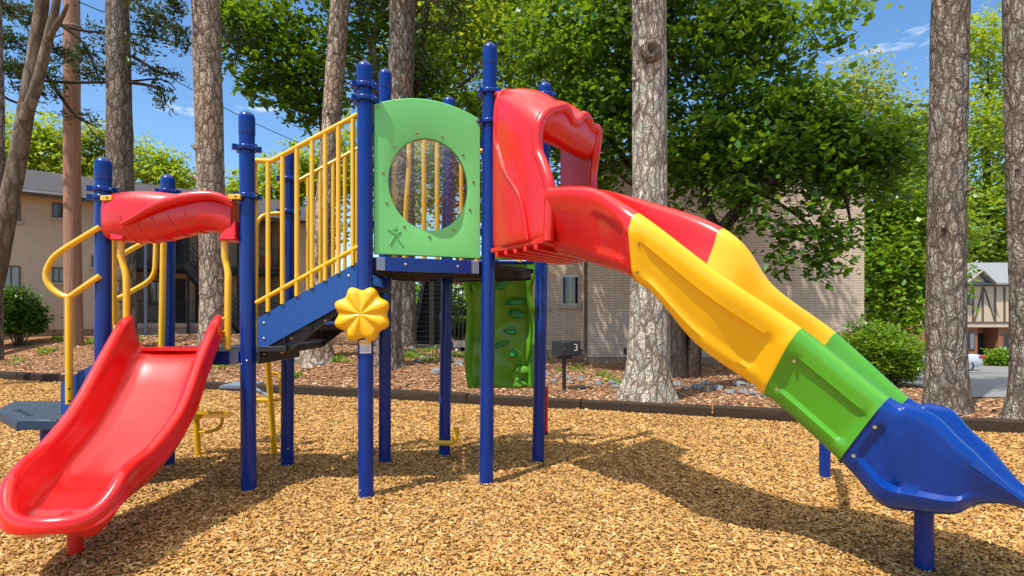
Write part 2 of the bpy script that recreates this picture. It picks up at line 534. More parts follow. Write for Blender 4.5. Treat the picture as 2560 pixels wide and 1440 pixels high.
# ------------------------------------------------------------------ camera, light, sky
cam = bpy.data.cameras.new('camera'); co = bpy.data.objects.new('camera', cam); COL.objects.link(co)
co.location = (0, 0, H); co.rotation_euler = (R(90), 0, 0)
cam.sensor_width = 36; cam.lens = 36 * F / 2560; cam.shift_y = (HZ - 720) / 2560
cam.clip_start = 0.05; cam.clip_end = 2000
SC.camera = co

SUN = Vector((-0.37, -0.38, 1.0)).normalized()
sl = bpy.data.lights.new('sun', 'SUN'); so = bpy.data.objects.new('sun', sl); COL.objects.link(so)
sl.energy = 3.5; sl.angle = R(0.53); sl.color = (1.0, 0.955, 0.88)
so.rotation_euler = SUN.to_track_quat('Z', 'Y').to_euler(); so.location = (-5, -8, 20)

W = bpy.data.worlds.new('World'); SC.world = W; W.use_nodes = True
wt = W.node_tree; bg = wt.nodes['Background']
sky = wt.nodes.new('ShaderNodeTexSky'); sky.sky_type = 'NISHITA'; sky.sun_disc = False
sky.sun_elevation = math.asin(SUN.z); sky.sun_rotation = math.atan2(SUN.x, SUN.y)
sky.air_density = 1.0; sky.dust_density = 0.6; sky.ozone_density = 2.2
hs = wt.nodes.new('ShaderNodeHueSaturation'); hs.inputs['Saturation'].default_value = 1.2
wt.links.new(sky.outputs[0], hs.inputs['Color'])
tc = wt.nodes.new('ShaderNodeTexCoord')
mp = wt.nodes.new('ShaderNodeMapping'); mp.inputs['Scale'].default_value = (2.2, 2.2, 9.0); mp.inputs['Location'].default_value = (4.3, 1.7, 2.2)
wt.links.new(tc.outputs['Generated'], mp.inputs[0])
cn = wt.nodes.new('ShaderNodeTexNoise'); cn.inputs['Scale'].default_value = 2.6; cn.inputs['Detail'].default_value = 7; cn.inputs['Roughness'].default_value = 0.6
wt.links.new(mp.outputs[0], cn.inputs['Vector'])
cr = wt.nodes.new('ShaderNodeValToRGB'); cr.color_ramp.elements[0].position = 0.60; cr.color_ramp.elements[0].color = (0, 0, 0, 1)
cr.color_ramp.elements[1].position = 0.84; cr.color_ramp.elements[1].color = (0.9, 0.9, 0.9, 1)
# broken clouds low down; bright overhead clouds added out of view as neutral fill
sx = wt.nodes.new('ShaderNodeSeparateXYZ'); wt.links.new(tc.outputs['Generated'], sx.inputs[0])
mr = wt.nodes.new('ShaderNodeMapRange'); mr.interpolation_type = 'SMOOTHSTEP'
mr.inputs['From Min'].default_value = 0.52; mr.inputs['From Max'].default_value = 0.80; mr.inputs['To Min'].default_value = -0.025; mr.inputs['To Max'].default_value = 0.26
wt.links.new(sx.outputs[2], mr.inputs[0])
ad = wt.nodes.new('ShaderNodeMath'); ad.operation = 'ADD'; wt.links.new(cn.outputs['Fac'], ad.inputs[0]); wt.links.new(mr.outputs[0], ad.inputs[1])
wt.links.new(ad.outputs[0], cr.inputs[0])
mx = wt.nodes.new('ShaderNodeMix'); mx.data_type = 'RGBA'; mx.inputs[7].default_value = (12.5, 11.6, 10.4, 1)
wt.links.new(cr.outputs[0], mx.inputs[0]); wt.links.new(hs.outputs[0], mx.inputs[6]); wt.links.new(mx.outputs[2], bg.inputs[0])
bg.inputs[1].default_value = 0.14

SC.view_settings.view_transform = 'Standard'; SC.view_settings.look = 'None'
SC.view_settings.exposure = 0.62; SC.view_settings.gamma = 1.0; SC.view_settings.use_curve_mapping = False
SC.cycles.use_denoising = True
SC.cycles.denoising_input_passes = 'RGB_ALBEDO_NORMAL'
SC.cycles.max_bounces = 8; SC.cycles.transparent_max_bounces = 12
SC.cycles.sample_clamp_indirect = 6.0

# ------------------------------------------------------------------ setting: ground, mulch, road
xs = np.concatenate([[-400, -250, -150, -90, -60, -45], np.arange(-36, 30.1, 0.4), [36, 45, 60, 90, 150, 250, 400]])
ys = np.concatenate([[-60, -30, -10, 0], np.arange(3, 48.1, 0.4), [52, 60, 75, 100, 150, 250, 420]])
b = MB(); b.grid([[V(x, y, hgt(x, y)) for x in xs] for y in ys])
o = b.build('ground', strawmat()); tag(o, kind='structure')

def mulch_z(x, y):
    z = 0.018 * noise.noise(V(x * 0.8, y * 0.8, 0)) + 0.02 * noise.noise(V(x * 0.3, y * 0.3, 5)) + 0.012 * noise.noise(V(x * 2.3, y * 2.3, 9)) - 0.005
    for (cx, cy, rx, ry, d) in ((-2.55, 2.85, .55, .45, -.05), (3.2, 3.0, .6, .5, -.06), (-2.75, 3.95, .7, .5, .03), (2.4, 4.1, .8, .5, .025)):
        q = ((x - cx) / rx) ** 2 + ((y - cy) / ry) ** 2
        if q < 6: z += d * math.exp(-q)
    for (cx, cy) in FEET:
        q = ((x - cx) ** 2 + (y - cy) ** 2) / .026
        if q < 5: z += .018 * math.exp(-q)
    return z


FEET = [(-2.42, 5.15), (-1.30, 4.98), (-.25, 5.42), (.29, 6.22), (-1.41, 6.19), (-.79, 6.53), (-2.43, 6.05), (-3.76, 5.15), (2.6, 3.53), (3.14, 5.62), (-2.89, 3.71)]
mu = MB(); rows = []
mxs = np.arange(-20, 14.01, 0.25)
for k in range(57):
    row = []
    for x in mxs:
        yend = 11.0 - (x + 2.2) * 0.353 + 0.06
        y = -2.0 + (yend + 2.0) * (k / 56)
        dd = -dline(x, y)
        z = mulch_z(x, y) - 0.004
        row.append(V(x, y, z))
    rows.append(row)
mu.grid(rows); o = mu.build('mulch', mulchmat()); tag(o, kind='structure')


# wood chips: uncountable, one object
rg = np.random.default_rng(11)
N = 3300000
Y = 2.4 + 14.5 * rg.random(N) ** 1.0
X = (rg.random(N) * 2 - 1) * (0.98 * Y + 2.2)
dd = ((X + 2.2) * 0.353 + (Y - 11.0)) * 0.943
keep = (dd < -0.01) & (rg.random(N) < np.clip(1.25 * (4.2 / Y) ** 0.9, 0, 1) * 1.0) & (rg.random(N) < (0.98 * Y + 2.2) / 15.5 * 1.6)
X = X[keep]; Y = Y[keep]; n = len(X)
Lc = np.clip(rg.lognormal(math.log(0.030), 0.34, n), 0.015, 0.07) * (1 + 0.03 * (Y - 4).clip(0, 10)); Wc = Lc * rg.uniform(0.14, 0.28, n) + 0.003
th = rg.random(n) * 2 * np.pi; bend = rg.normal(0, 0.85, n); tilt = rg.normal(0, 0.28, n); roll = rg.normal(0, 0.5, n); arch = rg.normal(0.14, 0.28, n)
zb = 0.004 + rg.random(n) ** 1.3 * 0.030
zb += np.array([mulch_z(float(a), float(c)) for a, c in zip(X, Y)])
vs = np.zeros((n, 4, 2, 3), np.float32)
for i, s in enumerate((-0.5, -0.17, 0.17, 0.5)):
    ang = th + bend * s * 1.6
    lx = s * Lc; cx = np.cos(th) * lx - np.sin(th) * bend * (s * s) * Lc * 0.9; cy = np.sin(th) * lx + np.cos(th) * bend * (s * s) * Lc * 0.9
    wf = 1.0 if abs(s) < 0.3 else 0.62
    cz = np.sin(tilt) * lx + arch * Lc * (0.25 - s * s)
    for j, sg in enumerate((-0.5, 0.5)):
        px_ = -np.sin(ang) * Wc * sg * wf; py_ = np.cos(ang) * Wc * sg * wf; pz_ = np.sin(roll) * Wc * sg
        vs[:, i, j, 0] = X + cx + px_; vs[:, i, j, 1] = Y + cy + py_; vs[:, i, j, 2] = zb + cz + pz_
base = (np.arange(n) * 8)[:, None]
q = np.concatenate([np.stack([base[:, 0] + 2 * i, base[:, 0] + 2 * i + 1, base[:, 0] + 2 * i + 3, base[:, 0] + 2 * i + 2], 1) for i in range(3)])
o = np_mesh('wood_chips', vs.reshape(-1, 3), q, CHIP, smooth=True)
tag(o, 'loose tan wood chips covering the play area', 'wood chips', kind='stuff')

# parking lot / road
rd = MB(); rows = []
for yy in np.arange(10.6, 60.1, 0.7):
    row = []
    x0 = 8.35 + (yy - 10.6) * 0.36; 
    for k in range(60):
        x = x0 + k * 0.75
        row.append(V(x, yy, hgt(x, yy) + 0.02))
    rows.append(row)
rd.grid(rows); o = rd.build('road', roadmat()); tag(o, kind='structure')

# ------------------------------------------------------------------ timber border
a0 = V(-15.2, 11.0 + 13.0 * 0.353, 0); a1 = V(9.4, 11.0 - 11.6 * 0.353, 0)
du = (a1 - a0).normalized(); total = (a1 - a0).length; nrm = V(-du.y, du.x, 0)
ORD = ['first', 'second', 'third', 'fourth', 'fifth', 'sixth', 'seventh', 'eighth', 'ninth', 'tenth', 'eleventh', 'twelfth', 'thirteenth', 'fourteenth', 'fifteenth', 'sixteenth', 'seventeenth', 'eighteenth', 'nineteenth', 'twentieth']
NT_ = 12; L_ = total / NT_
for k in range(NT_):
    ca = a0 + du * (L_ * k + 0.012) + nrm * (0.1 + rnd.uniform(-.012, .012)); cb = a0 + du * (L_ * (k + 1) - 0.012) + nrm * (0.1 + rnd.uniform(-.012, .012))
    hh = 0.20 + rnd.uniform(-.012, .012)
    t = MB(); rows = []
    for i in range(15):
        p = ca.lerp(cb, i / 14); rr = []
        prof = [(-.095, -.08), (-.1, .06), (-.1, .5), (-.098, .88), (-.075, .99), (0, 1.0), (.075, .99), (.098, .88), (.1, .5), (.1, -.08)]
        for (sx_, sz_) in prof:
            w = noise.noise(V(p.x * 2.5, p.y * 2.5 + sx_ * 9, sz_ * 2 + k))
            rr.append(p + nrm * (sx_ * (1 + .06 * w)) + V(0, 0, hh * sz_ + .012 * w))
        rows.append(rr)
    t.grid(rows, closev=True, cap=True)
    mid = ca.lerp(cb, .5)
    o = t.build('border_timber', TIMBER, origin=(mid.x, mid.y, 0))
    tag(o, 'weathered dark border timber, %s counted from the far end of the row' % ORD[k], 'timber', 'timbers edging the mulch')

# ------------------------------------------------------------------ PLAYSET
PS = thing('playset', (-1.0, 5.5, 0), 'playground climbing set with blue posts, yellow railings, red hooded slides and green panels', 'playset')
PR = 0.0675


def lug(mb, c, d, z, mat=0):
    mb.box(V(c.x, c.y, z) + d * (PR + .035), d * .022, V(-d.y, d.x, 0) * .02, V(0, 0, .024), mat)


def post(pb, pt, Yp, collars=(), zb=-0.25, bolts=()):
    """pb, pt: photo pixels of foot and top"""
    b = U(pb[0], pb[1], Yp); t = U(pt[0], pt[1], Yp)
    b.z = 0.0
    ax = (t - b).normalized(); Lp = (t - b).length
    m = MB()
    m.lathe(b + ax * zb, [(PR, 0), (PR, Lp - zb - .20)], 28, axis=ax)
    po = m.build('post', BLUM, PS)
    m = MB(); r = PR + .004; hcap = b + ax * (Lp - .22)
    prof = [(r * .98, 0), (r, .006)] + [(r, .22 - r - .004)] + [(r * math.cos(a), .22 - r + r * math.sin(a)) for a in [R(x) for x in (12, 25, 38, 51, 64, 76, 86, 89.5)]]
    m.lathe(hcap, prof, 28, axis=ax)
    m.build('cap', BLUM, po)
    for zc in collars:
        c = b + ax * ((zc - b.z) / ax.z)
        m = MB()
        m.lathe(c - ax * .022, [(PR + .003, 0), (PR + .02, .002), (PR + .024, .008), (PR + .024, .036), (PR + .02, .042), (PR + .003, .044)], 28, axis=ax)
        for an in (20, 150, 215, 330):
            d = V(math.cos(R(an)), math.sin(R(an)), 0); lug(m, c, d, zc)
            if d.y < .6:
                m.lathe(c + d * (PR + .045) + V(-d.y, d.x, 0) * 0.0, [(.010, 0), (.010, .016)], 10, 1, axis=d)
        m.build('collar', [BLUM, STEEL], po)
    if bolts:
        for (dx, z) in bolts:
            d = V(dx, -1, 0).normalized(); c = b + ax * z
            MB().lathe(c + d * (PR - .004), [(.009, 0), (.009, .01), (.005, .013)], 10, axis=d).build('bolt', STEEL, po)
    return b, t


def zc(y, Y): return H + (HZ - y) * Y / F


P1, P1t = post((622, 1235), (617, 278), 5.15, (zc(372, 5.15), zc(492, 5.15)), bolts=((.3, 1.23), (-.5, 1.2)))
P2, P2t = post((915, 1250), (912, 153), 4.98, (zc(217, 4.98), zc(250, 4.98)), bolts=((-.6, .1),))
P3, P3t = post((1216, 1213), (1225, 107), 5.42, (zc(232, 5.42), zc(307, 5.42)))
P4, P4t = post((1345, 1160), (1363, 205), 6.22, (zc(240, 6.22),))
P5, P5t = post((962, 1162), (963, 173), 6.19, (zc(320, 6.19),))
P6, P6t = post((1111, 1143), (1123, 242), 6.53, (zc(340, 6.53),))
P7, P7t = post((718, 1170), (722, 372), 6.05, (zc(450, 6.05), zc(531, 6.05)), bolts=((.5, .22), (-.4, .09)))
P8, P8t = post((258, 1235), (258, 393), 5.15, (zc(475, 5.15), zc(496, 5.15)))
P9, P9t = post((420, 1165), (420, 436), 6.1, (zc(480, 6.1),))

# ---- decks
ZU = 2.165; ZL = 1.315


def deck(pts, zt, name):
    m = MB()
    cen = sum(pts, V(0, 0, 0)) / len(pts)
    ins = [V(p.x, p.y, zt) + (V(cen.x, cen.y, zt) - V(p.x, p.y, zt)).normalized() * 0.05 for p in pts]
    m.prism([p - V(0, 0, .05) for p in ins], V(0, 0, .05))
    dk = m.build(name, BLACK, PS, bevel=.006)
    for i in range(len(pts)):
        if name == 'upper_deck' and i == 1: continue      # open edge at the slide
        a, c = pts[i], pts[(i + 1) % len(pts)]
        d = (c - a); d.z = 0; L = d.length; d.normalize(); nn = V(d.y, -d.x, 0)
        p = V(a.x, a.y, zt - .062) + d * .085; q = V(c.x, c.y, zt - .062) - d * .085
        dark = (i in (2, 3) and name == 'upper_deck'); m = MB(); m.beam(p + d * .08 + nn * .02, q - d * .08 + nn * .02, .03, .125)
        m.beam(p + nn * .018, p + d * .08 + nn * .018, .024, .118, 1); m.beam(q - d * .08 + nn * .018, q + nn * .018, .024, .118, 1)
        for t in (.27, .78):
            m.lathe(p.lerp(q, t) + nn * .034, [(.014, 0), (.014, .006), (.008, .01)], 10, 2, axis=nn)
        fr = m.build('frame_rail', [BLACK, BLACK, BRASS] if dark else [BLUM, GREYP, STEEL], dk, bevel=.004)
    # support ribs beneath
    m = MB()
    for t in (.25, .5, .75):
        m.beam(V(*(pts[0].lerp(pts[-1], t)).xy, zt - .085), V(*(pts[1].lerp(pts[2], t)).xy, zt - .085), .04, .07)
    m.build('rib', BLACK, dk)
    return dk


deck([P2, P3, P4, P6, P5], ZU, 'upper_deck')
deck([P8, P1, P7, P9], ZL, 'lower_deck')

# ---- stairs between the decks
st = MB()
yA, yB = 5.11, 5.0


def fs(px, py, off=0.0):      # front stair plane
    t = (px - 641) / (893 - 641); return U(px, py, yA + (yB - yA) * t) + V(0, off, 0)


def bsx(p):                  # same spot on the back stringer
    return V(p.x, p.y + 1.0, p.z)


poly = [fs(643, 796), fs(893, 655), fs(893, 742), fs(643, 880)]
m = MB(); m.prism(poly, V(0, .012, 0))
for (x_, y_) in ((660, 808), (660, 846), (872, 690)):
    m.lathe(fs(x_, y_) - V(0, .001, 0), [(.012, 0), (.012, .006), (.006, .01)], 10, 1, axis=(0, -1, 0))
sg = m.build('stair_stringer', [BLUS, STEEL], PS)
m = MB(); m.prism([bsx(p) for p in poly], V(0, .012, 0)); m.build('stair_stringer', BLUS, PS)
x0, x1 = poly[0].x, poly[1].x
for k in range(4):
    xa = x0 + .02 + (x1 - x0 - .02) * k / 4; xb = x0 + (x1 - x0) * (k + 1) / 4 + .04
    zt = ZL + (ZU - ZL) * (k + .55) / 4.4 - .06
    m = MB(); m.abox(xa, xb, 5.08, 6.05, zt - .05, zt); m.abox(xa, xa + .012, 5.08, 6.05, zt - .16, zt - .05)
    m.build('stair_tread', BLACK, PS, bevel=.004)
# dark carriages under the steps
lo = [fs(643, 868, .04), fs(850, 758, .04), fs(850, 775, .04), fs(712, 882, .04), fs(643, 893, .04)]
m = MB(); m.prism(lo, V(0, .025, 0))
for (x_, y_) in ((655, 885), (700, 882), (706, 879), (725, 846), (810, 802)):
    m.lathe(fs(x_, y_, .04), [(.012, 0), (.012, .008), (.006, .012)], 8, 1, axis=(0, -1, 0))
m.build('stair_carriage', [BLACK, BRASS], PS)
m = MB(); m.prism([bsx(p) - V(0, .06, 0) for p in lo], V(0, .025, 0)); m.build('stair_carriage', BLACK, PS)


def tubes(name, lst, mat=YELM, parent=PS, n=12):
    m = MB()
    for pts, r, sm in lst: m.tube(pts, r, n, smooth=sm)
    return m.build(name, mat, parent)


# ---- stair railings
def railing(top, bot, bal, r, fY, zlow):
    rl = tubes('guard_rail', [(top, r * 1.12, 0)])
    tubes('lower_rail', [(bot, r * 1.05, 0)], parent=rl)
    tx = [p.x for p in top]

    def zat(line, x):
        for a, c in zip(line, line[1:]):
            if a.x <= x <= c.x + 1e-6: return a.z + (c.z - a.z) * (x - a.x) / max(1e-6, c.x - a.x)
        return line[-1].z if x > line[-1].x else line[0].z
    for px in bal:
        p = U(px, 500, fY(px)); zt = zat(top, p.x); zb = zat(bot, p.x) - zlow
        tubes('baluster', [([V(p.x, p.y, zb), V(p.x, p.y, zt)], r, 0)], parent=rl)


fY = lambda px: yA + (yB - yA) * (px - 641) / 252
railing([fs(641, 401), fs(678, 403), fs(896, 286)], [fs(641, 757), fs(896, 617)], [670, 706, 742, 780, 813, 846, 882], .0205, fY, .14)
gY = lambda px: 6.05 + .12 * (px - 712) / 180
gz = lambda px, py: U(px, py, gY(px))
railing([gz(712, 455), gz(742, 455), gz(896, 371)], [gz(712, 752), gz(742, 748), gz(896, 662)], [744, 770, 801, 833, 862, 891], .0205, gY, .05)
# bent loop at the far side of the lower deck
tubes('hand_loop', [([U(700, 533, 5.98), U(668, 536, 5.95), U(652, 544, 5.9), U(643, 560, 5.88), U(641, 590, 5.86), U(640, 872, 5.86)], .021, 4)])
tubes('baluster', [([U(640, 405, 5.2), U(640, 800, 5.2)], .014, 0)])

# ---- upper barrier behind the window
br = tubes('barrier_rail', [([U(965, 352, 6.22), U(1050, 350, 6.35), U(1132, 354, 6.47)], .026, 0)])
for px in (983, 1020, 1060, 1093):
    yy = 6.2 + (px - 965) / 170 * .28
    kink = [U(px + 3, 356, yy), U(px + 2, 430, yy), U(px - 4, 500, yy), U(px - 8, 580, yy), U(px - 8, 655, yy)] if px == 1020 else [U(px, 352, yy), U(px, 668, yy)]
    tubes('baluster', [(kink, .028, 0)], parent=br)
br2 = tubes('barrier_rail', [([U(1132, 372, 6.45), U(1250, 380, 6.33), U(1340, 372, 6.28)], .024, 0)])
for px in (1153, 1192, 1300):
    tubes('baluster', [([U(px, 376, 6.42 - (px - 1153) * .0008), U(px, 655, 6.42 - (px - 1153) * .0008)], .024, 0)], parent=br2)

# ---- green window panel between two front posts
pu = V(P3.x - P2.x, P3.y - P2.y, 0); pL = pu.length; pu.normalize(); pn = V(pu.y, -pu.x, 0)
pc = V(P2.x, P2.y, 0) + pu * (pL * .5) + pn * .0
hw = pL * .438; z0, z1, zpk = 2.19, 3.525, 3.64
outer = []; NA = 72; hx, hz, hcz = .375, .425, 2.853


def ray_panel(a):
    """where a ray from the window centre meets the panel outline"""
    dx, dz = math.cos(a), math.sin(a); best = 9
    if dx: best = min(best, hw / abs(dx))
    if dz < 0: best = min(best, (z0 - hcz) / dz)
    else:
        t = best
        for _ in range(40):
            x = dx * t; z = hcz + dz * t; top = z1 + (zpk - z1) * (1 - (x / hw) ** 2)
            t -= max(0, z - top) * 0.6
        best = min(best, t)
    return dx * best, hcz + dz * best


m = MB(); rows_f = []; angs = sorted(set([2 * math.pi * k / NA for k in range(NA)] + [math.atan2(z0 - hcz, hw) % (2 * math.pi), math.atan2(z0 - hcz, -hw) % (2 * math.pi), math.atan2(z1 - hcz, hw), math.atan2(z1 - hcz, -hw)]))
TH = .022
ring = []
for a in angs:
    ox, oz = ray_panel(a); ex, ez = hx * math.cos(math.atan2(math.sin(a) / hz, math.cos(a) / hx)), hz * math.sin(math.atan2(math.sin(a) / hz, math.cos(a) / hx))
    P = lambda x, z, d: pc + pu * x + V(0, 0, z) + pn * d
    sh = lambda x, z, s: (x * s, hcz + (z - hcz) * s)
    o1 = sh(ox, oz, .992)
    ring.append([P(ex, hcz + ez, -TH + .0), P(ex, hcz + ez, TH - .004), P(ex * 1.03, hcz + ez * 1.03, TH), P(*o1, TH), P(ox, oz, TH - .006), P(ox, oz, -TH)])
m.grid(ring, closeu=True, closev=True)
pan = m.build('window_panel', PANEL, PS, sharp=30)
tag(pan, 'pale green panel with arched top and round window')
for k in range(11):
    a = 2 * math.pi * (k + .25) / 11
    m = MB(); m.lathe(P((hx + .055) * math.cos(a), hcz + (hz + .055) * math.sin(a), TH), [(.013, 0), (.012, .005), (.006, .008)], 10, axis=pn); m.build('screw', BRASS, pan)
for (x, z) in ((-hw + .03, z1 - .02), (hw - .03, z1 - .02)):
    MB().lathe(P(x, z, TH), [(.014, 0), (.012, .006)], 10, axis=pn).build('screw', BRASS, pan)
m = MB(); rows = []
for k in range(7):
    s = k / 6
    rows.append([P(hx * 1.02 * math.cos(R(j * 7.5)) * (1 - s) + 0, hcz + hz * 1.02 * math.sin(R(j * 7.5)) * (1 - s), .005 + .10 * (1 - (1 - s) ** 2)) for j in range(48)])
m.grid(rows, closev=True); m.build('window_bubble', CLEAR, pan)
# embossed running figure near the lower corner
m = MB()
ex = lambda px, py: P(((px - 1072) / 1.0) * .00372 * 1.02, 2.853 + (462 - py) * .00371, TH + .001)
for pts in ([(972, 580), (984, 588), (991, 592), (1002, 583)], [(988, 592), (985, 600), (976, 617)], [(990, 594), (997, 606), (1008, 619)], [(984, 577), (989, 580), (993, 577), (991, 572)]):
    m.tube([ex(*p) for p in pts], .007, 6)
m.build('emblem', PANELE, pan)
# side brackets of the panel
for s in (-1, 1):
    for z in (2.45, 3.3):
        MB().box(pc + pu * (s * (hw + .03)) + V(0, 0, z), pu * .04, pn * .012, V(0, 0, .03)).build('bracket', BLUM, pan)

# ---- yellow flower wheel and sticker on the front post
fc = U(911, 786, 4.98) + V(0, -.105, 0); rows = []
for i in range(15):
    rho = i / 14; row = []
    for j in range(96):
        a = 2 * math.pi * j / 96 + R(22.5)
        lob = -math.cos(8 * a)
        rr = .230 * (rho if rho < 1 else 1) * (1 + .085 * lob * rho ** 1.5)
        tri = .5 - .5 * lob; tri = tri ** 1.5      # 1 at lobe tip, 0 between
        hgt_ = .035 * (1 - rho ** 2.2) + .042 * (1 - tri) * rho * (1 - .35 * rho) - .03 * sstep(.86, 1, rho)
        row.append(fc + V(rr * math.cos(a), -hgt_, rr * math.sin(a)))
    rows.append(row)
rows.append([p + V(0, .05, 0) for p in rows[-1]])
rows.append([fc + (p - fc) * .9 + V(0, .012, 0) for p in rows[-1]])
m = MB(); m.grid(rows, closev=True, cap=True)
fl = m.build('flower_wheel', YELP, PS, sharp=60); tag(fl, 'yellow flower-shaped wheel')
m = MB(); m.lathe(fc + V(0, .01, 0), [(.035, 0), (.035, .08)], 14, axis=(0, 1, 0)); m.build('hub', BLUM, fl)
m = MB(); rr_ = PR + .002
sc_ = U(914, 866, 4.98); m.grid([[V(P2.x + rr_ * math.sin(R(a)), P2.y - rr_ * math.cos(R(a)), sc_.z + dz) for a in range(-55, 56, 10)] for dz in (-.058, .058)])
stk = m.build('sticker', WHITE, PS)
m = MB(); r3 = PR + .0035
for z in (-.045, -.035, -.025, -.015, -.005, .005):
    m.grid([[V(P2.x + r3 * math.sin(R(a)), P2.y - r3 * math.cos(R(a)), sc_.z + z + dz) for a in range(-42, 43, 12)] for dz in (0, .003)], mat=0)
m.grid([[V(P2.x + r3 * math.sin(R(a)), P2.y - r3 * math.cos(R(a)), sc_.z + dz) for a in range(-48, 49, 12)] for dz in (.02, .048)], mat=1)
m.build('print', [GREYP, YELM], stk)

# ---- lofted slides
def loft(st, sub):
    """st: (near rim, far rim, vector from near rim to the underside)"""
    A = catmull([s[0] for s in st], sub); B = catmull([s[1] for s in st], sub); Dv = catmull([s[2] for s in st], sub)
    rows = []; n = len(A)
    for i in range(n):
        c0 = (A[max(i - 1, 0)] + B[max(i - 1, 0)]) / 2; c1 = (A[min(i + 1, n - 1)] + B[min(i + 1, n - 1)]) / 2
        T = (c1 - c0).normalized(); S = (B[i] - A[i]); w = S.length; S.normalize()
        Dn = Dv[i] - S * Dv[i].dot(S); dp = Dn.length; Dn.normalize()
        rows.append((A[i], S, w, Dn, dp, T))
    return rows


def ring_pts(r, prof, t=None, recess=0.0, flare=0.0, tri=False):
    A, S, w, Dn, dp, T = r; out = []; sc = min(1.0, max(.35, dp / .2)) if tri else 1.0
    for (a, bb, c, e, tagf) in prof:
        bb *= sc; e *= sc
        k = 0.0
        if tagf == 1 and recess: k = recess
        if tri and tagf == 1: k = .032 * sstep(.025, .035, t) * (1 - sstep(-.025, .025, t - (.03 + .20 * (c - .2) / .58)))
        if tri and tagf in (2, 3) and a < .5 and c > .8: k = -.03 * sstep(.06, .2, t) * (1 - sstep(.45, .7, t))
        sgn = 1 if a < .5 else -1
        inw = k * sgn
        if tagf in (1, 2) and flare: inw -= flare * sgn
        dn = c * dp + e + (flare if tagf == 3 else 0)
        out.append(A + S * (a * w + bb + inw) + Dn * dn)
    return out


rr = .062


def half(rr):
    return [(.38, 0, 1.0, .05, 3), (.22, 0, .99, .048, 3), (.10, 0, .95, .04, 3), (.05, -.0, .9, .025, 2), (.035, -.01, .82, .01, 2), (.03, -.012, .78, 0, 1), (.024, -.016, .7, 0, 1), (.012, -.03, .5, 0, 1), (.004, -.042, .32, 0, 1), (0, -.046, .26, 0, 1), (0, -.05, .22, 0, 2), (0, -.056, .12, 0, 2),
            (0, -rr, .0, .02, 0), (0, -rr * .92, 0, -.022, 0), (0, -rr * .6, 0, -rr * .8, 0), (0, 0, 0, -rr, 0), (0, rr * .6, 0, -rr * .8, 0), (0, rr * .95, 0, -.015, 0), (.01, rr, .12, .02, 0), (.03, rr, .34, 0, 0), (.07, rr * .9, .6, 0, 0), (.14, rr * .6, .82, 0, 0), (.26, 0, .94, 0, 0)]


hp = half(rr)
PROF = [(.5, 0, 1.0, .05, 3)] + hp + [(.5, 0, .97, 0, 0)] + [(1 - a, -bb, c, e, tg) for (a, bb, c, e, tg) in reversed(hp)]

def stn(n, bt, yn, f, yf):
    """near rim pixel, pixel of the underside below it, depth; far rim pixel, depth"""
    A = U(n[0], n[1], yn); return (A, U(f[0], f[1], yf), (U(bt[0], bt[1], yn) - A) * 1.08)


ST = [
    stn((1368, 488), (1368, 618), 4.62, (1478, 486), 5.36),
    stn((1480, 490), (1470, 640), 4.15, (1570, 508), 4.80),
    stn((1594, 556), (1548, 678), 3.72, (1806, 592), 4.08),
    stn((1790, 706), (1694, 836), 3.58, (1926, 736), 4.02),
    stn((1992, 842), (1886, 970), 3.50, (2078, 850), 4.02),
    stn((2208, 1014), (2092, 1142), 3.25, (2258, 1012), 3.82),
    stn((2268, 1034), (2192, 1238), 3.19, (2318, 1030), 3.76),
    stn((2336, 1066), (2290, 1260), 3.15, (2376, 1048), 3.72),
    stn((2396, 1122), (2384, 1264), 3.10, (2426, 1098), 3.67),
    stn((2450, 1168), (2444, 1244), 3.07, (2484, 1150), 3.62),
    stn((2560, 1252), (2557, 1268), 3.02, (2566, 1228), 3.55),
    stn((2630, 1298), (2628, 1308), 2.98, (2630, 1270), 3.50),
]
SUB = 16
RW = loft(ST, SUB)
chute = bpy.data.objects.new('spiral_slide', None); COL.objects.link(chute); chute.parent = PS; chute['_o'] = PS['_o']
tag(chute, 'curving slide in red, yellow, green and blue sections')
for (nm, mat, i0, i1, rec) in (('red_section', RED, 0, 2, .018), ('yellow_section', YELP, 2, 4, .026), ('green_section', GRNP, 4, 5, .03), ('blue_section', BLUP, 5, 11, .022)):
    a, e = i0 * SUB, i1 * SUB; m = MB(); rows = []
    for i in range(a, e + 1):
        t = (i - a) / (e - a)
        if nm == 'blue_section': k = rec * sstep(.03, .05, t) * (1 - sstep(.14, .26, t))
        elif nm == 'red_section': k = rec * sstep(.5, .6, t) * (1 - sstep(.88, .94, t))
        else: k = rec * sstep(.07, .12, t) * (1 - sstep(.86, .92, t))
        fl_ = .013 * ((1 - sstep(.045, .06, t)) + sstep(.94, .955, t)) if nm != 'blue_section' else 0
        rows.append(ring_pts(RW[i], PROF, t, k, fl_, nm == 'blue_section'))
    # close the ends: tuck slightly inside the neighbour
    m.grid(rows, closev=True, cap=False)
    o = m.build('slide_section', mat, chute, sharp=50)
    tag(o, {'red_section': 'red upper slide section', 'yellow_section': 'yellow middle slide section', 'green_section': 'green slide section', 'blue_section': 'blue exit section of the slide'}[nm])
# joint gaskets: thin dark seam + bolts
for i, t in ((2, 0), (4, 0), (5, 0)):
    for (ii, cc) in ((i * SUB + 2, .3), (i * SUB + 2, .82), ):
        A, S, w, Dn, dp, T = RW[ii]
        p = A - S * (.05 - .06 * (cc - .3)) + Dn * dp * cc
        MB().lathe(p + S * .014, [(.012, 0), (.011, .008)], 10, axis=-S).build('bolt', BRASS, chute)
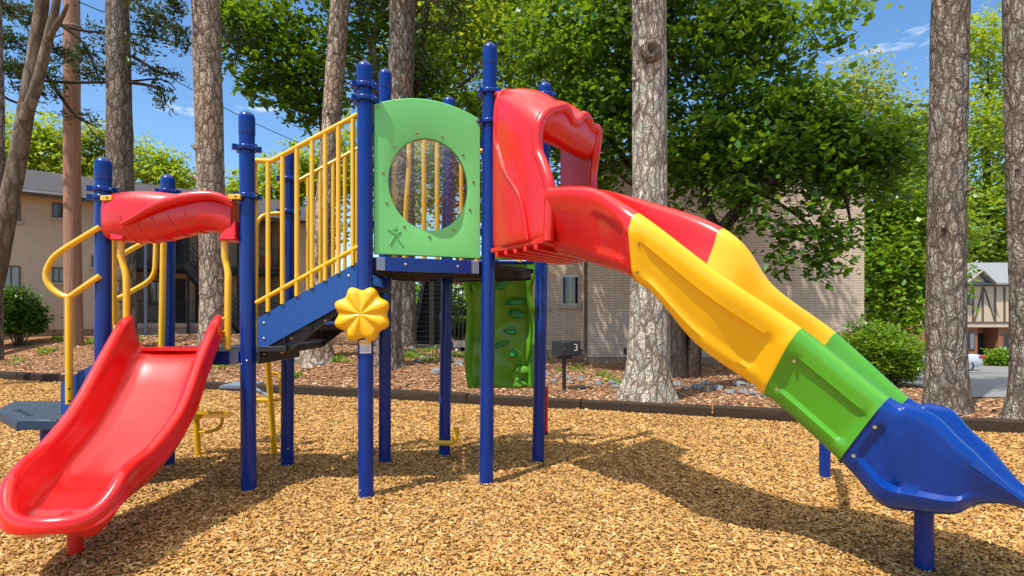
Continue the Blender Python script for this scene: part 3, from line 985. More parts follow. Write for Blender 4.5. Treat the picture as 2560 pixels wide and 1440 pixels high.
# legs
m = MB(); lg = U(2310, 1436, 3.53); m.lathe(V(lg.x, lg.y, -.2), [(.053, 0), (.053, .85)], 20); m.build('support_leg', BLUM, chute)
m = MB(); lg2 = U(2062, 1197, 5.62); m.lathe(V(lg2.x, lg2.y, -.2), [(.053, 0), (.053, 1.0)], 20)
m.tube([V(lg2.x, lg2.y, .78), V(2.75, 4.9, .95), V(2.25, 4.05, 1.18)], .045, 12, smooth=4); m.build('support_leg', BLUM, chute)

# ---- red hood over the slide entry
Bn = V(-.175, 5.32, 0); Fn = V(.30, 4.60, 0); Bf = V(.52, 6.00, 0); Ff = V(.83, 5.50, 0)
arch = []   # (s across, z back, z front, g outboard)
for (zb_, zf_, g) in ((2.25, 2.25, 1.0), (2.45, 2.45, 1.02), (2.62, 2.62, 1.03), (2.78, 2.76, .99), (2.95, 2.9, .91), (3.15, 3.0, .84), (3.35, 3.1, .82)):
    arch.append((0, zb_, zf_, g))
arch += [(.0, 3.62, 3.2, .83), (.03, 3.73, 3.29, .85), (.1, 3.78, 3.37, .88), (.2, 3.80, 3.42, .92), (.31, 3.80, 3.46, .96), (.40, 3.8, 3.43, .97), (.48, 3.8, 3.39, .965), (.56, 3.8, 3.41, .985), (.66, 3.8, 3.49, 1.0), (.76, 3.8, 3.50, 1.01), (.84, 3.79, 3.46, 1.0), (.92, 3.76, 3.45, 1.02), (.98, 3.7, 3.46, 1.03), (1.0, 3.6, 3.40, 1.03)]
for (zb_, zf_, g) in ((3.4, 3.28, .99), (3.2, 3.1, .91), (3.0, 2.95, .89), (2.8, 2.8, .93), (2.6, 2.6, .99), (2.4, 2.4, 1.0), (2.25, 2.25, 1.0)):
    arch.append((1, zb_, zf_, g))
rows = []; lip = []
for (s, zb_, zf_, g) in arch:
    B_ = Bn.lerp(Bf, s); F_ = Bn.lerp(Fn, g).lerp(Bf.lerp(Ff, g), s)
    row = []
    for k in range(9):
        t = k / 8; p = B_.lerp(F_, t); z = zb_ + (zf_ - zb_) * t + .09 * math.sin(math.pi * t) * (1 if zb_ > 3.5 else 0)
        out = .05 * math.sin(math.pi * t) * (-1 if s == 0 else (1 if s == 1 else 0)) * (1 if zb_ < 3.6 else .5)
        sd = (Bf - Bn).normalized()
        row.append(V(p.x, p.y, z) + sd * out)
    lip.append(row[-1].copy())
    # brow under the lip: folds back under the roof
    bz = 3.20 if (0 < s < 1 or zb_ > 3.5) else row[-1].z
    for tb_, q in ((.98, .5), (.90, 1.0), (.70, 1.0)):
        p = B_.lerp(F_, tb_) if bz != row[-1].z else row[-1]
        ee = max(.06, min(.94, s)) if (0 < s < 1 or zb_ > 3.5) else s
        row.append(V(p.x, p.y, lip[-1].z + (bz - lip[-1].z) * q) + (sd * (.10 * (s == 0) - .06 * (s == 1)) if bz != lip[-1].z else V(0, 0, 0)))
    rows.append(row)
m = MB(); m.grid(rows)
hood = m.build('hood', RED, PS, sharp=70); tag(hood, 'red arched hood over the slide entry')
sm = hood.modifiers.new('wall', 'SOLIDIFY'); sm.thickness = .045; sm.offset = 0
sb = hood.modifiers.new('smooth', 'SUBSURF'); sb.levels = 2; sb.render_levels = 2
m = MB(); m.tube(lip, .048, 12, smooth=4); m.build('lip', RED, hood)
m = MB(); sd = (Bf - Bn).normalized()
m.tube([rows[0][6] - sd * .03 + V(0, 0, .03), rows[2][5] - sd * .028, rows[4][3] - sd * .028, rows[5][2] - sd * .026, rows[6][1] - sd * .026, rows[8][1] - sd * .02, rows[10][1] + V(0, 0, .02)], .014, 8, smooth=6); m.build('ridge', RED, hood)
m = MB()   # entry floor with ribs underneath
fz = 2.23; q4 = [V(p.x, p.y, fz) for p in (Bn - sd * .04, Bf + sd * .02, Ff + sd * .02, Fn - sd * .04)]
m.prism(q4, V(0, 0, .05))
for t in (.12, .3, .48, .66, .84):
    m.beam(q4[0].lerp(q4[3], t) + V(0, 0, -.02), q4[1].lerp(q4[2], t) + V(0, 0, -.02), .04, .05)
m.build('entry_floor', RED, hood, bevel=.01)
MB().tube([U(1240, 236, 5.38), U(1262, 236, 5.3)], .03, 10).build('clamp', RED, hood); MB().tube([P4t + V(0, 0, -.3), V(.5, 5.98, 3.74)], .03, 10).build('clamp', RED, hood)

# ---- red front slide
def str_(l, r, Yl, Yr, dep, tilt):
    A = U(l[0], l[1], Yl); B = U(r[0], r[1], Yr)
    return (A, B, V(0, -math.sin(R(tilt)), -math.cos(R(tilt))) * dep)


STR = [
    str_((322, 800), (545, 800), 5.14, 5.14, .27, 0),
    str_((300, 824), (532, 824), 4.97, 4.97, .285, -8),
    str_((262, 892), (500, 902), 4.72, 4.70, .26, -24),
    str_((188, 1026), (454, 1026), 4.30, 4.30, .225, -33),
    str_((110, 1122), (388, 1118), 3.98, 3.97, .21, -22),
    str_((62, 1164), (334, 1164), 3.70, 3.74, .205, -10),
    str_((33, 1200), (306, 1192), 3.51, 3.58, .20, -4),
]
rA = .05
hr = [(.36, 0, 1.0, .05, 3), (.2, 0, .99, .05, 3), (.09, 0, .96, .045, 3), (.04, 0, .86, .03, 2), (.015, -.0, .72, .02, 2), (.0, -.012, .58, .015, 2), (0, -.026, .50, .01, 2), (0, -.05, .42, .0, 2), (0, -.064, .30, .02, 2), (0, -.06, .18, .02, 2), (0, -.048, .09, .03, 2), (0, -rA, 0, .012, 0), (0, -rA * .85, 0, -.022, 0), (0, -rA * .5, 0, -rA * .85, 0), (0, 0, 0, -rA, 0), (0, rA * .55, 0, -rA * .8, 0), (0, rA, 0, -.01, 0), (.01, rA, .2, .01, 0), (.025, rA, .45, 0, 0), (.05, rA * .9, .68, 0, 0), (.1, rA * .6, .84, 0, 0), (.17, rA * .2, .93, 0, 0), (.28, 0, .985, 0, 0), (.38, 0, .997, 0, 0)]
PROFR = [(.5, 0, 1.0, .05, 3)] + hr + [(.5, 0, 1.0, 0, 0)] + [(1 - a, -bb, c, e, tg) for (a, bb, c, e, tg) in reversed(hr)]
RR = loft(STR, 12)
rows = [ring_pts(r, PROFR) for r in RR]
m = MB(); m.grid(rows, closev=True)
m.add(rows[0], [tuple(range(len(rows[0])))])
# rounded toe: the half section turns round the end
A, S, w, Dn, dp, T = RR[-1]
cen = A + S * (w / 2); fwd = V(.33, -.94, 0).normalized(); toe = .32
half_ = [(.5, 0, 1.0, .05, 3)] + hr + [(.5, 0, 1.0, 0, 0)]
trow = []
for k in range(33):
    ph = math.pi * k / 32; sn, cs_ = math.sin(ph), math.cos(ph)
    row = []
    for (a, bb, c, e, tg) in half_:
        rho = (.5 - a) * w - bb
        rho_f = (.5 - a) / .5 * toe - bb                       # radius straight ahead
        tuck = .10 * sn * sn * max(0, c - .1) if (tg != 0) else 0   # underside sweeps back under the lip
        q = cen - S * (rho * cs_) + fwd * (rho_f * sn - tuck)
        dd_ = dp * (1 - .66 * sn * sn)
        drop = .185 * sstep(0, .95, sn) * (1 if a < .3 else max(0, (.5 - a) / .2)) if tg == 0 and a >= .05 else .185 * sstep(0, .95, sn)
        if tg == 0 and a >= .05: drop = .185 * sstep(0, .95, sn) * (.5 - a) / .45
        dd2 = dd_ if not (tg == 0 and a >= .05) else dp + (dd_ - dp) * (.5 - a) / .45
        row.append(q + V(0, 0, -drop) + Dn * (c * dd2 + e * (1 if tg != 3 else 1)))
    trow.append(row)
m.grid(trow)
fsld = m.build('slide', REDS, PS, sharp=75, weld=.004); tag(fsld, 'wide open red slide with rolled rims')
# connection plate to the deck
m = MB(); m.prism([V(-3.36, 5.06, ZL + .006), V(-2.76, 5.06, ZL + .006), V(-2.76, 5.28, ZL + .006), V(-3.36, 5.28, ZL + .006)], V(0, 0, .03)); m.build('sit_plate', REDS, fsld)
m = MB(); lg = U(188, 1402, 3.71); m.lathe(V(lg.x, lg.y, -.2), [(.045, 0), (.045, .60)], 20); m.build('support_leg', RED, fsld)

# ---- red twisted canopy bar over the front slide
prof = [(272, 492, 598, .10), (282, 488, 600, .11), (300, 484, 602, .13), (335, 480, 606, .15), (372, 479, 608, .155), (410, 482, 604, .155), (450, 486, 596, .15), (490, 485, 586, .145), (525, 485, 580, .14), (552, 487, 584, .12), (572, 490, 594, .105), (588, 493, 597, .09)]
rows = []
pp = catmull([V(a, bq, c) for a, bq, c, d in prof], 4); dp_ = [p.x for p in catmull([V(d, 0, 0) for a, bq, c, d in prof], 4)]
for p, d in zip(pp, dp_):
    t_ = U(p.x, p.y, 5.15); b_ = U(p.x, p.z, 5.15); c_ = (t_ + b_) / 2; hh_ = (t_.z - b_.z) / 2
    u_ = (p.x - 272) / 316
    row = []
    for j in range(40):
        a = 2 * math.pi * j / 40
        row.append(c_ + V(0, -d * math.copysign(abs(math.cos(a)) ** .8, math.cos(a)), hh_ * math.copysign(abs(math.sin(a)) ** .8, math.sin(a))))
    rows.append(row)
m = MB(); m.grid(rows, closev=True, cap=True)
def bar_at(x, a):
    i = max(k for k in range(len(pp) - 1) if pp[k].x <= x) if x > pp[0].x else 0; t = (x - pp[i].x) / (pp[i + 1].x - pp[i].x); f = a / (2 * math.pi) * 40; j = int(math.floor(f)); g_ = f - j
    P00, P01, P10, P11 = rows[i][j % 40], rows[i][(j + 1) % 40], rows[i + 1][j % 40], rows[i + 1][(j + 1) % 40]
    return P00.lerp(P01, g_).lerp(P10.lerp(P11, g_), t)


for rx in (356, 394, 434, 474, 514):
    arc = [bar_at(rx - 30 * (q / 12) ** 1.4, R(-100 + 98 * q / 12)) for q in range(13)]
    m.tube(arc, .0095, 8)
cb = m.build('canopy_bar', RED, PS, sharp=60); tag(cb, 'red twisted crossbar above the open slide')
m = MB()   # spiral fold wrapping the bar
pts = [U(302, 560, 4.985), U(330, 548, 4.975), U(370, 525, 4.97), U(410, 508, 4.975), U(450, 497, 4.985), U(490, 490, 5.0), U(530, 489, 5.02), U(560, 498, 5.03), U(580, 516, 5.05)]
m.tube(pts, [.012, .03, .042, .046, .046, .044, .04, .034, .018], 14, smooth=5); m.build('fold', RED, cb)
for (xa, xb, yt, xt) in ((273, 308, 548, 276), (543, 588, 548, 586)):
    m = MB(); f_ = 5.045; poly = [U(xa, 600, f_), U(xb, 600, f_), U(xb, 582, f_), U((xa + xb) / 2 if xa < 400 else xb, 560, f_ + .01), U(xt, yt, f_ + .04)] if xa < 400 else [U(xa, 600, f_), U(xb, 600, f_), U(xb, yt, f_ + .04), U(xa + 8, 584, f_)]
    m.prism(poly, V(0, .2, 0)); m.build('end_foot', RED, cb, bevel=.012)
for (xa, xb, y) in ((256, 284, 496), (574, 604, 493)):
    a = U(xa, y, 5.06); c = U(xb, y, 5.06); m = MB(); m.abox(a.x, c.x, 5.03, 5.06, a.z - .022, a.z + .022); cl = m.build('clamp', YELM, cb, bevel=.003)
    m = MB(); m.lathe(V((a.x + c.x) / 2 + .015, 5.03, a.z), [(.008, 0), (.008, .008)], 8, axis=(0, -1, 0)); m.build('bolt', BLACK, cb)
tubes('hood_bar', [([U(303, 596, 5.14), U(303, 640, 5.14), U(308, 662, 5.14), U(314, 684, 5.13), U(316, 720, 5.12), U(316, 800, 5.12)], .029, 3)])
tubes('hood_bar', [([U(562, 590, 5.12), U(562, 640, 5.12), U(566, 660, 5.12), U(570, 684, 5.10), U(570, 720, 5.08), U(569, 872, 5.08)], .029, 3)])
m = MB(); m.tube([U(556, 796, 5.06), U(566, 796, 5.06)], .012, 8); m.tube([U(550, 828, 5.06), U(566, 828, 5.06)], .01, 8); m.build('slide_clip', YELM, PS)
tubes('baluster', [([U(284, 596, 5.4), U(285, 812, 5.4)], .024, 0)])
tubes('hood_bar', [([U(409, 606, 5.95), U(407, 700, 5.95), U(404, 868, 5.95)], .031, 0)])

# ---- left entry: handrails, stringer, step platform
nr = tubes('handrail', [([U(250, 568, 5.08), U(200, 598, 5.07), U(150, 630, 5.06), U(128, 652, 5.06), U(115, 684, 5.06), U(122, 712, 5.06), U(146, 734, 5.06), U(172, 744, 5.06)], .026, 5),
                        ([U(172, 744, 5.06), U(210, 717, 5.06), U(250, 690, 5.08)], .026, 3)])
tubes('rail_post', [([U(172, 740, 5.06), U(173, 1010, 5.06)], .0295, 0)], parent=nr)
for y_ in (972, 1002): MB().lathe(U(174, y_, 5.03), [(.011, 0), (.011, .008)], 8, axis=(0, -1, 0)).build('bolt', BLACK, nr)
fr_ = tubes('handrail', [([U(389, 596, 6.05), U(359, 607, 6.05), U(300, 640, 6.05), U(272, 658, 6.05), U(256, 690, 6.05), U(266, 724, 6.05), U(290, 746, 6.05), U(340, 722, 6.05), U(372, 702, 6.05), U(386, 680, 6.05), U(389, 640, 6.05), U(390, 598, 6.05)], .026, 4)])
tubes('rail_post', [([U(290, 742, 6.05), U(290, 900, 6.05)], .027, 0)], parent=fr_)
m = MB(); m.prism([U(152, 958, 5.12), U(262, 893, 5.12), U(262, 965, 5.12), U(165, 1046, 5.12), U(152, 1040, 5.12)], V(0, .012, 0)); m.build('stair_stringer', BLUS, PS)
m = MB(); m.prism([p + V(0, .92, 0) for p in (U(152, 958, 5.12), U(262, 893, 5.12), U(262, 965, 5.12), U(165, 1046, 5.12), U(152, 1040, 5.12))], V(0, .012, 0)); m.build('stair_stringer', BLUS, PS)
for k in range(2):
    xa = -4.08 + .12 * k; zt = .92 + .2 * k
    m = MB(); m.abox(xa, xa + .26, 5.14, 6.02, zt - .05, zt); m.build('stair_tread', PERF, PS, bevel=.004)
ZP = .735
pl = [V(-3.97, 4.90, 0), V(-4.28, 4.86, 0), V(-4.98, 5.42, 0), V(-5.3, 5.98, 0), V(-4.05, 5.98, 0)]
m = MB(); m.prism([V(p.x, p.y, ZP - .02) for p in pl], V(0, 0, .02)); plat = m.build('step_platform', PERF, PS, bevel=.003)
tag(plat, 'low perforated blue step platform')
m = MB()
for a, c in zip(pl, pl[1:] + pl[:1]):
    m.beam(V(a.x, a.y, ZP - .055), V(c.x, c.y, ZP - .045), .03, .085)
m.build('rim', plastic('slate_deck_coat', (0.010, 0.040, 0.085), 0.45, 0.15, 0.0, 0.05, 0.12, (0.25, 0.27, 0.3)), plat, bevel=.006)
m = MB()
for t in (.12, .31, .5, .69):
    p = V(-4.36, 5.0, ZP + .003).lerp(V(-4.98, 5.5, ZP + .003), t); m.lathe(p + V(.05, .03, 0), [(.03, 0), (.03, .002)], 16)
m.build('hole', BLACK, plat)
m = MB(); m.lathe(V(-4.43, 5.35, -.2), [(.064, 0), (.064, ZP + .1)], 20); m.build('support_leg', BLUM, plat)

# ---- yellow pod climber behind the lower deck
pc_ = tubes('climber_post', [([U(487, 960, 6.55), U(496, 1150, 6.6)], .034, 0)])
m = MB(); m.prism([U(486, 1036, 6.45), U(572, 1034, 6.45), U(584, 1038, 6.6), U(572, 1044, 6.75), U(486, 1046, 6.75)], V(0, 0, .03)); m.tube([U(498, 1080, 6.58), U(530, 1078, 6.58), U(552, 1064, 6.58), U(556, 1044, 6.58)], .02, 8, smooth=4); m.tube([U(484, 1040, 6.55), U(502, 1040, 6.55)], .04, 10)
m.build('step', YELM, pc_)
pc2 = tubes('climber_post', [([U(668, 885, 6.35), U(675, 980, 6.45), U(687, 1140, 6.6)], .033, 0)])
m = MB(); m.tube([U(640, 1000, 6.5), U(690, 1000, 6.5), U(700, 994, 6.55), U(702, 984, 6.6)], .02, 8, smooth=4); m.tube([U(676, 932, 6.45), U(694, 936, 6.5), U(702, 952, 6.5), U(702, 990, 6.5)], .018, 8, smooth=4); m.build('step', YELM, pc2)
m = MB(); m.abox(-3.66, -3.30, 7.0, 7.45, .745, .78); m.tube([V(-3.48, 7.25, -.1), V(-3.48, 7.25, .745)], .03, 10); m.tube([V(-2.80, 6.5, .70), V(-3.32, 7.2, .73)], .02, 10); m.build('step_plate', GREYP, pc2)

# ---- yellow foot bar and red rod on the back posts
tubes('foot_bar', [([U(1090, 1106, 6.44), U(1122, 1108, 6.44), U(1134, 1104, 6.44), U(1140, 1094, 6.44), U(1141, 1068, 6.44)], .031, 4)])
m = MB(); m.tube([U(1367, 966, 6.25), U(1365, 1084, 6.25)], .019, 10); m.tube([U(1360, 1000, 6.23), U(1367, 1000, 6.25)], .012, 8); m.lathe(U(1365, 1087, 6.25), [(.024, 0), (.024, .03)], 10, mat=1)
m.build('pull_rod', [RED, BLACK], PS)

# ---- green climbing wall
rows = []
for i in range(45):
    t = i / 44
    yl = 640 + 330 * t
    L_px = 1152 + 46 * t + 14 * math.sin(t * 5.2) - 10; R_px = 1342 - 4 * t + (-16 * math.exp(-((t - .28) / .16) ** 2)) + 6 * math.sin(t * 6)
    row = []
    Yb = 6.75 + .55 * t + .12 * math.sin(t * 4)
    for j in range(33):
        s = j / 32
        px = L_px + (R_px - L_px) * s
        bulge = .05 * noise.noise(V(s * 3.1, t * 5.2, 1.7)) + .03 * noise.noise(V(s * 6, t * 9, 4))
        edge = .16 * (sstep(.84, 1.0, s) + sstep(.10, 0, s))
        row.append(U(px, yl, Yb - bulge - edge))
    rows.append(row)
m = MB(); m.grid(rows); cw = m.build('climbing_wall', GRNC, PS, sharp=80); tag(cw, 'green moulded climbing wall with hand holds')
sm = cw.modifiers.new('wall', 'SOLIDIFY'); sm.thickness = .035; sm.offset = 1
for (px, py, a_, bw_, bh_) in ((1253, 714, .35, .085, .05), (1240, 676, 0, .05, .04), (1290, 756, .1, .15, .035), (1290, 786, -.2, .10, .055), (1276, 830, -.15, .075, .03), (1285, 884, .7, .075, .05), (1308, 926, .1, .08, .06), (1303, 955, -.5, .10, .03), (1215, 800, .2, .04, .05), (1186, 722, .2, .03, .07), (1205, 850, .2, .04, .05), (1250, 862, .3, .10, .03)):
    t = (py - 640) / 330; Yb = 6.75 + .55 * t + .12 * math.sin(t * 4) - .05
    c = U(px, py, Yb); m = MB(); rows = []
    for i in range(9):
        ph = math.pi * i / 8; row = []
        for j in range(16):
            th_ = 2 * math.pi * j / 16; x = bw_ * math.sin(ph) * math.cos(th_) * (1 + .25 * math.cos(th_ * 2 + px)); z = bh_ * math.cos(ph); y = .06 * (1 - .5 * abs(math.cos(th_ + 1))) * math.sin(ph) * math.sin(th_) * (1 - .3 * z / bh_)
            row.append(c + V(x * math.cos(a_) - z * math.sin(a_), y, x * math.sin(a_) + z * math.cos(a_)))
        rows.append(row)
    m.grid(rows, closev=True); m.build('hold', GRNH if abs(px - 1265) < 30 and py < 930 else GRNC, cw, sharp=80)
MB().tube([U(1170, 655, 6.75), U(1335, 655, 6.5)], .03, 10).build('bracket', BLUM, cw); MB().tube([U(1335, 900, 7.15), U(1349, 900, 6.3)], .022, 8).build('bracket', BLUM, cw)

#@@REST@@
# ------------------------------------------------------------------ foliage tools
def leaf_cloud(name, blobs, mat, parent, seed, per=16, spread=.24, aspect=.62, droop=-.35, shell=2.0, flat=.62):
    """blobs: (centre, (rx, ry, rz), clusters, leaf size)"""
    rg = np.random.default_rng(seed); allv = []
    for (c, rad, nc, ls) in blobs:
        d = rg.normal(size=(nc, 3)); d /= np.linalg.norm(d, axis=1)[:, None]
        rr = rg.random(nc) ** (1 / (shell + 1)) if shell else rg.random(nc)
        lump = 1 + .22 * np.sin(d[:, 0] * 7 + seed) * np.sin(d[:, 1] * 6 + 2) + .18 * np.sin(d[:, 2] * 9 + seed * 2)
        cen = np.array(c)[None] + d * (rr * lump)[:, None] * np.array(rad)[None]
        n = nc * per
        p = np.repeat(cen, per, 0) + rg.normal(size=(n, 3)) * np.array([spread, spread, spread * flat])[None]
        az = rg.random(n) * 2 * np.pi; pit = droop + rg.normal(0, .45, n); rol = rg.normal(0, .5, n)
        dv = np.stack([np.cos(az) * np.cos(pit), np.sin(az) * np.cos(pit), np.sin(pit)], 1)
        sv = np.stack([-np.sin(az), np.cos(az), np.zeros(n)], 1)
        up = np.cross(dv, sv) * -1
        sv = sv * np.cos(rol)[:, None] + up * np.sin(rol)[:, None]
        upv = np.cross(sv, dv)
        L = ls * np.clip(rg.lognormal(0, .28, n), .5, 1.8); Wd = L * aspect * rg.uniform(.8, 1.2, n)
        q = np.zeros((n, 4, 3))
        q[:, 0] = p; q[:, 2] = p + dv * L[:, None] - upv * (L * .12)[:, None]
        m_ = p + dv * (L * .48)[:, None] + upv * (L * .10)[:, None]
        q[:, 1] = m_ + sv * (Wd / 2)[:, None]; q[:, 3] = m_ - sv * (Wd / 2)[:, None]
        allv.append(q.reshape(-1, 3))
    v = np.concatenate(allv); nq = len(v) // 4
    return np_mesh(name, v, np.arange(nq * 4).reshape(-1, 4), mat, parent)


def trunk_mesh(path, radii, seed, flare=0.0, seg=26, rings=70, lump=.05, lobes=5):
    pts = [Vector(p) for p in path]; P_ = catmull(pts, max(2, rings // (len(pts) - 1)))
    k = len(P_); rows = []
    z0 = P_[0].z
    for i, p in enumerate(P_):
        x = i / (k - 1) * (len(radii) - 1); a = int(min(x, len(radii) - 2)); r = radii[a] + (radii[a + 1] - radii[a]) * (x - a)
        t = (P_[min(i + 1, k - 1)] - P_[max(i - 1, 0)]).normalized(); ux = V(0, 1, 0).cross(t)
        ux = ux.normalized() if ux.length > .01 else V(1, 0, 0); uy = t.cross(ux)
        hgt0 = p.z - z0; row = []
        for j in range(seg):
            an = 2 * math.pi * j / seg
            fl = flare * math.exp(-hgt0 / .30) * (1 + .55 * math.cos(lobes * an + seed) + .25 * math.cos(3 * an + seed * 2)) + flare * .35 * math.exp(-hgt0 / 1.1)
            nz = lump * noise.noise(V(math.cos(an) * 2.2 + seed, math.sin(an) * 2.2, p.z * 1.3)) + lump * .5 * noise.noise(V(math.cos(an) * 6, math.sin(an) * 6 + seed, p.z * 4.5))
            q = r * (1 + fl + nz)
            row.append(p + (ux * math.cos(an) + uy * math.sin(an)) * q)
        rows.append(row)
    return MB().grid(rows, closev=True, cap=True)


def px_trunk(pts, Y):
    """pts: (px, py, width px) bottom to top at depth Y -> path, radii"""
    return [U(a, b, Y) for a, b, w in pts], [w / 2 * Y / F for a, b, w in pts]


def pine(label, base_px, pts, mat, seed, flare=.55, top=13.5, crown=True, limb_h=9.5, cr=2.1, ncl=140):
    g = ground(*base_px)
    Yt = g.y
    path, rad = px_trunk(pts, Yt)
    path = [V(g.x, Yt, g.z - .15)] + path
    rad = [rad[0] * 1.04] + rad
    d = (path[-1] - path[-2]).normalized()
    ext = path[-1] + d * ((top - path[-1].z) / max(.4, d.z)); path.append(ext); rad.append(rad[-1] * .62)
    t = thing('pine_tree', (g.x, Yt, g.z), label, 'tree', 'tall pines round the play area')
    trunk_mesh(path, rad, seed, flare, rings=110, lobes=5).build('trunk', mat, t, sharp=80)
    rk = random.Random(seed + 5)
    for q in range(3):
        zz = rk.uniform(2.2, 7.5); i_ = min(range(len(path)), key=lambda i: abs(path[i].z - zz)); an = rk.uniform(3.3, 6.1); d_ = V(math.cos(an), math.sin(an), .25)
        j_ = min(i_ + 1, len(path) - 1) if path[i_].z < zz else max(i_ - 1, 0); f_ = 0 if path[j_].z == path[i_].z else (zz - path[i_].z) / (path[j_].z - path[i_].z)
        c_ = path[i_].lerp(path[j_], f_); rr_ = rad[i_]
        MB().tube([c_ + d_ * rr_ * .7, c_ + d_ * (rr_ * 1.02), c_ + d_ * (rr_ * 1.02 + rk.uniform(.03, .12))], [rr_ * .28, rr_ * .16, rr_ * .09], 9).build('branch_stub', mat, t)
    if crown:
        rgn = random.Random(seed); blobs = []; m = MB()
        for i in range(11):
            an = rgn.uniform(0, 6.28); rl = rgn.uniform(.5, 1.0) * cr; zz = rgn.uniform(limb_h, top + 1.2)
            e = ext + V(math.cos(an) * rl, math.sin(an) * rl, zz - ext.z); s = ext + V(0, 0, (zz - ext.z) - .7)
            if s.z > ext.z: s = ext.copy()
            else: s = path[-2].lerp(ext, max(0, (s.z - path[-2].z) / (ext.z - path[-2].z)))
            m.tube([s, s.lerp(e, .5) + V(0, 0, .15), e], [.07, .05, .02], 7)
            blobs.append((tuple(e), (.95, .95, .55), ncl // 11, .34))
        m.build('branch', mat, t)
        leaf_cloud('crown', blobs, NEEDLE, t, seed, per=14, spread=.22, aspect=.16, droop=.1, shell=.8)
    return t


# ---- pines, near to far
pine('thick pale pine with flaking lichened bark, right behind the timber border', (1617, 1000), [(1616, 985, 118), (1620, 900, 98), (1622, 760, 92), (1624, 560, 88), (1624, 300, 86), (1622, 0, 84)], BARKL, 3, flare=.34, top=14)
pine('brown pine with shaggy bark in front of the parked car', (2369, 1030), [(2367, 1000, 88), (2366, 900, 82), (2365, 740, 82), (2369, 420, 80), (2376, 0, 80)], BARKD, 8, flare=.26, top=14)
pine('brown pine cut by the edge of the photo beside the tudor house', (2548, 1052), [(2560, 1020, 60), (2562, 900, 54), (2558, 700, 56), (2553, 400, 62), (2552, 0, 70)], BARKD, 14, flare=.5, top=14)
pine('pine behind the open slide with knobbly tan bark, paler grey lower down', (532, 905), [(532, 880, 66), (533, 760, 60), (530, 600, 60), (526, 430, 64), (520, 220, 65), (514, 0, 62)], BARK, 21, flare=.3, top=14)
pine('leaning tan pine with flared base under the stair railing', (792, 901), [(792, 885, 62), (797, 780, 54), (806, 600, 48), (822, 400, 46), (836, 200, 46), (850, 0, 46)], BARK, 27, flare=.65, top=14)
pine('slim dark pine seen between the two front posts of the tall deck', (975, 915), [(973, 890, 60), (974, 760, 58), (985, 500, 60), (1000, 250, 62), (1007, 0, 64)], BARKD, 31, flare=.28, top=14)
pine('straight dark grey pine with greenish lichen behind the capped post by the red crossbar', (304, 885), [(304, 850, 66), (303, 700, 62), (300, 430, 60), (298, 250, 54), (293, 0, 50)], BARKD, 35, flare=.25, top=13, crown=False)
pine('farther pine with greenish bark beside the black stair', (1016, 868), [(1016, 850, 46), (1016, 700, 44), (1016, 400, 40), (1014, 200, 38)], BARKD, 41, flare=.2, top=13)

kp = [o for o in bpy.data.objects if o.name == 'pine_tree'][0]; yk = kp.location.y
m = MB(); c = U(1628, 128, yk - .33); rows = []
for i in range(7):
    rr_ = (.20, .17, .13, .10, .07, .05, .02)[i]; dz = (0.02, -.05, -.085, -.09, -.06, -.02, .0)[i]
    rows.append([c + V(rr_ * math.cos(a) * (1 + .2 * noise.noise(V(a * 2, i, 0))), dz, rr_ * 1.1 * math.sin(a) * (1 + .2 * noise.noise(V(a * 2, i, 3)))) for a in [2 * math.pi * j / 16 for j in range(16)]])
m.grid(rows, closev=True, cap=True); m.build('knot', BARKD, kp, sharp=80)

# leaning tree on the far left with forked top, needles of the dark pine
t = thing('leaning_tree', (-12.6, 13.6, .55), 'leaning tree with smooth brown forked trunk by the brick wall', 'tree', 'tall pines round the play area')
pa, ra = px_trunk([(-70, 900, 52), (-20, 700, 50), (10, 560, 44), (40, 420, 38), (72, 230, 34), (98, 60, 30), (110, -60, 28), (130, -260, 24)], 13.6)
trunk_mesh(pa, ra, 4, .1, lump=.06).build('trunk', BARKT, t, sharp=80)
m = MB(); m.tube([U(60, 300, 13.5), U(90, 220, 13.4), U(122, 90, 13.4), U(142, 0, 13.4), U(160, -160, 13.4)], [.13, .12, .10, .08, .06], 12, smooth=3); m.build('fork', BARKT, t)
m = MB(); m.tube([U(118, 100, 13.4), U(140, 66, 13.2), U(158, 36, 13.1), U(170, 10, 13)], [.05, .07, .05, .03], 8, smooth=2); m.build('branch', BARKT, t)
t = thing('bare_trunk', (-13.2, 14.3, .5), 'thin dark trunk at the very edge beside the leaning tree', 'tree', 'tall pines round the play area')
pa, ra = px_trunk([(-8, 900, 26), (-6, 600, 24), (0, 420, 20), (0, 250, 18), (-6, 0, 16)], 14.3); trunk_mesh(pa, ra, 6, .1).build('trunk', BARKD, t, sharp=80)

# dark pine boughs hanging into the top corner
g = ground(40, 875)
t = thing('pine_tree', tuple(V(-16.2, 17.6, hgt(-16.2, 17.6))), 'dark pine whose drooping needle boughs fill the upper corner', 'tree', 'tall pines round the play area')
Yp = 17.0
trunk_mesh([V(-17.8, 17.6, .4), V(-17.7, 17.6, 6), V(-17.5, 17.5, 14)], [.3, .27, .2], 9, .2).build('trunk', BARKD, t, sharp=80)
boughs = [[(-160, 60), (60, 190), (270, 206), (400, 198), (440, 225)], [(-160, -60), (160, 66), (330, 84), (460, 112)], [(-160, 100), (0, 235), (60, 262), (100, 285)], [(150, -80), (330, 0), (400, 60), (420, 100)],
          [(270, 200), (380, 215), (410, 240), (415, 262)], [(330, 140), (390, 175), (440, 190)], [(100, 165), (180, 280), (225, 310), (240, 316)], [(150, 60), (210, 110), (245, 190), (250, 203)], [(-100, -100), (20, 20), (60, 60), (80, 90)]]
m = MB()
for bpts in boughs:
    pts = [U(a, b, Yp + i * .15) for i, (a, b) in enumerate(bpts)]; m.tube(pts, [.06, .045, .03, .012], 7, smooth=4)
m.build('branch', BARKK, t)
nb = []
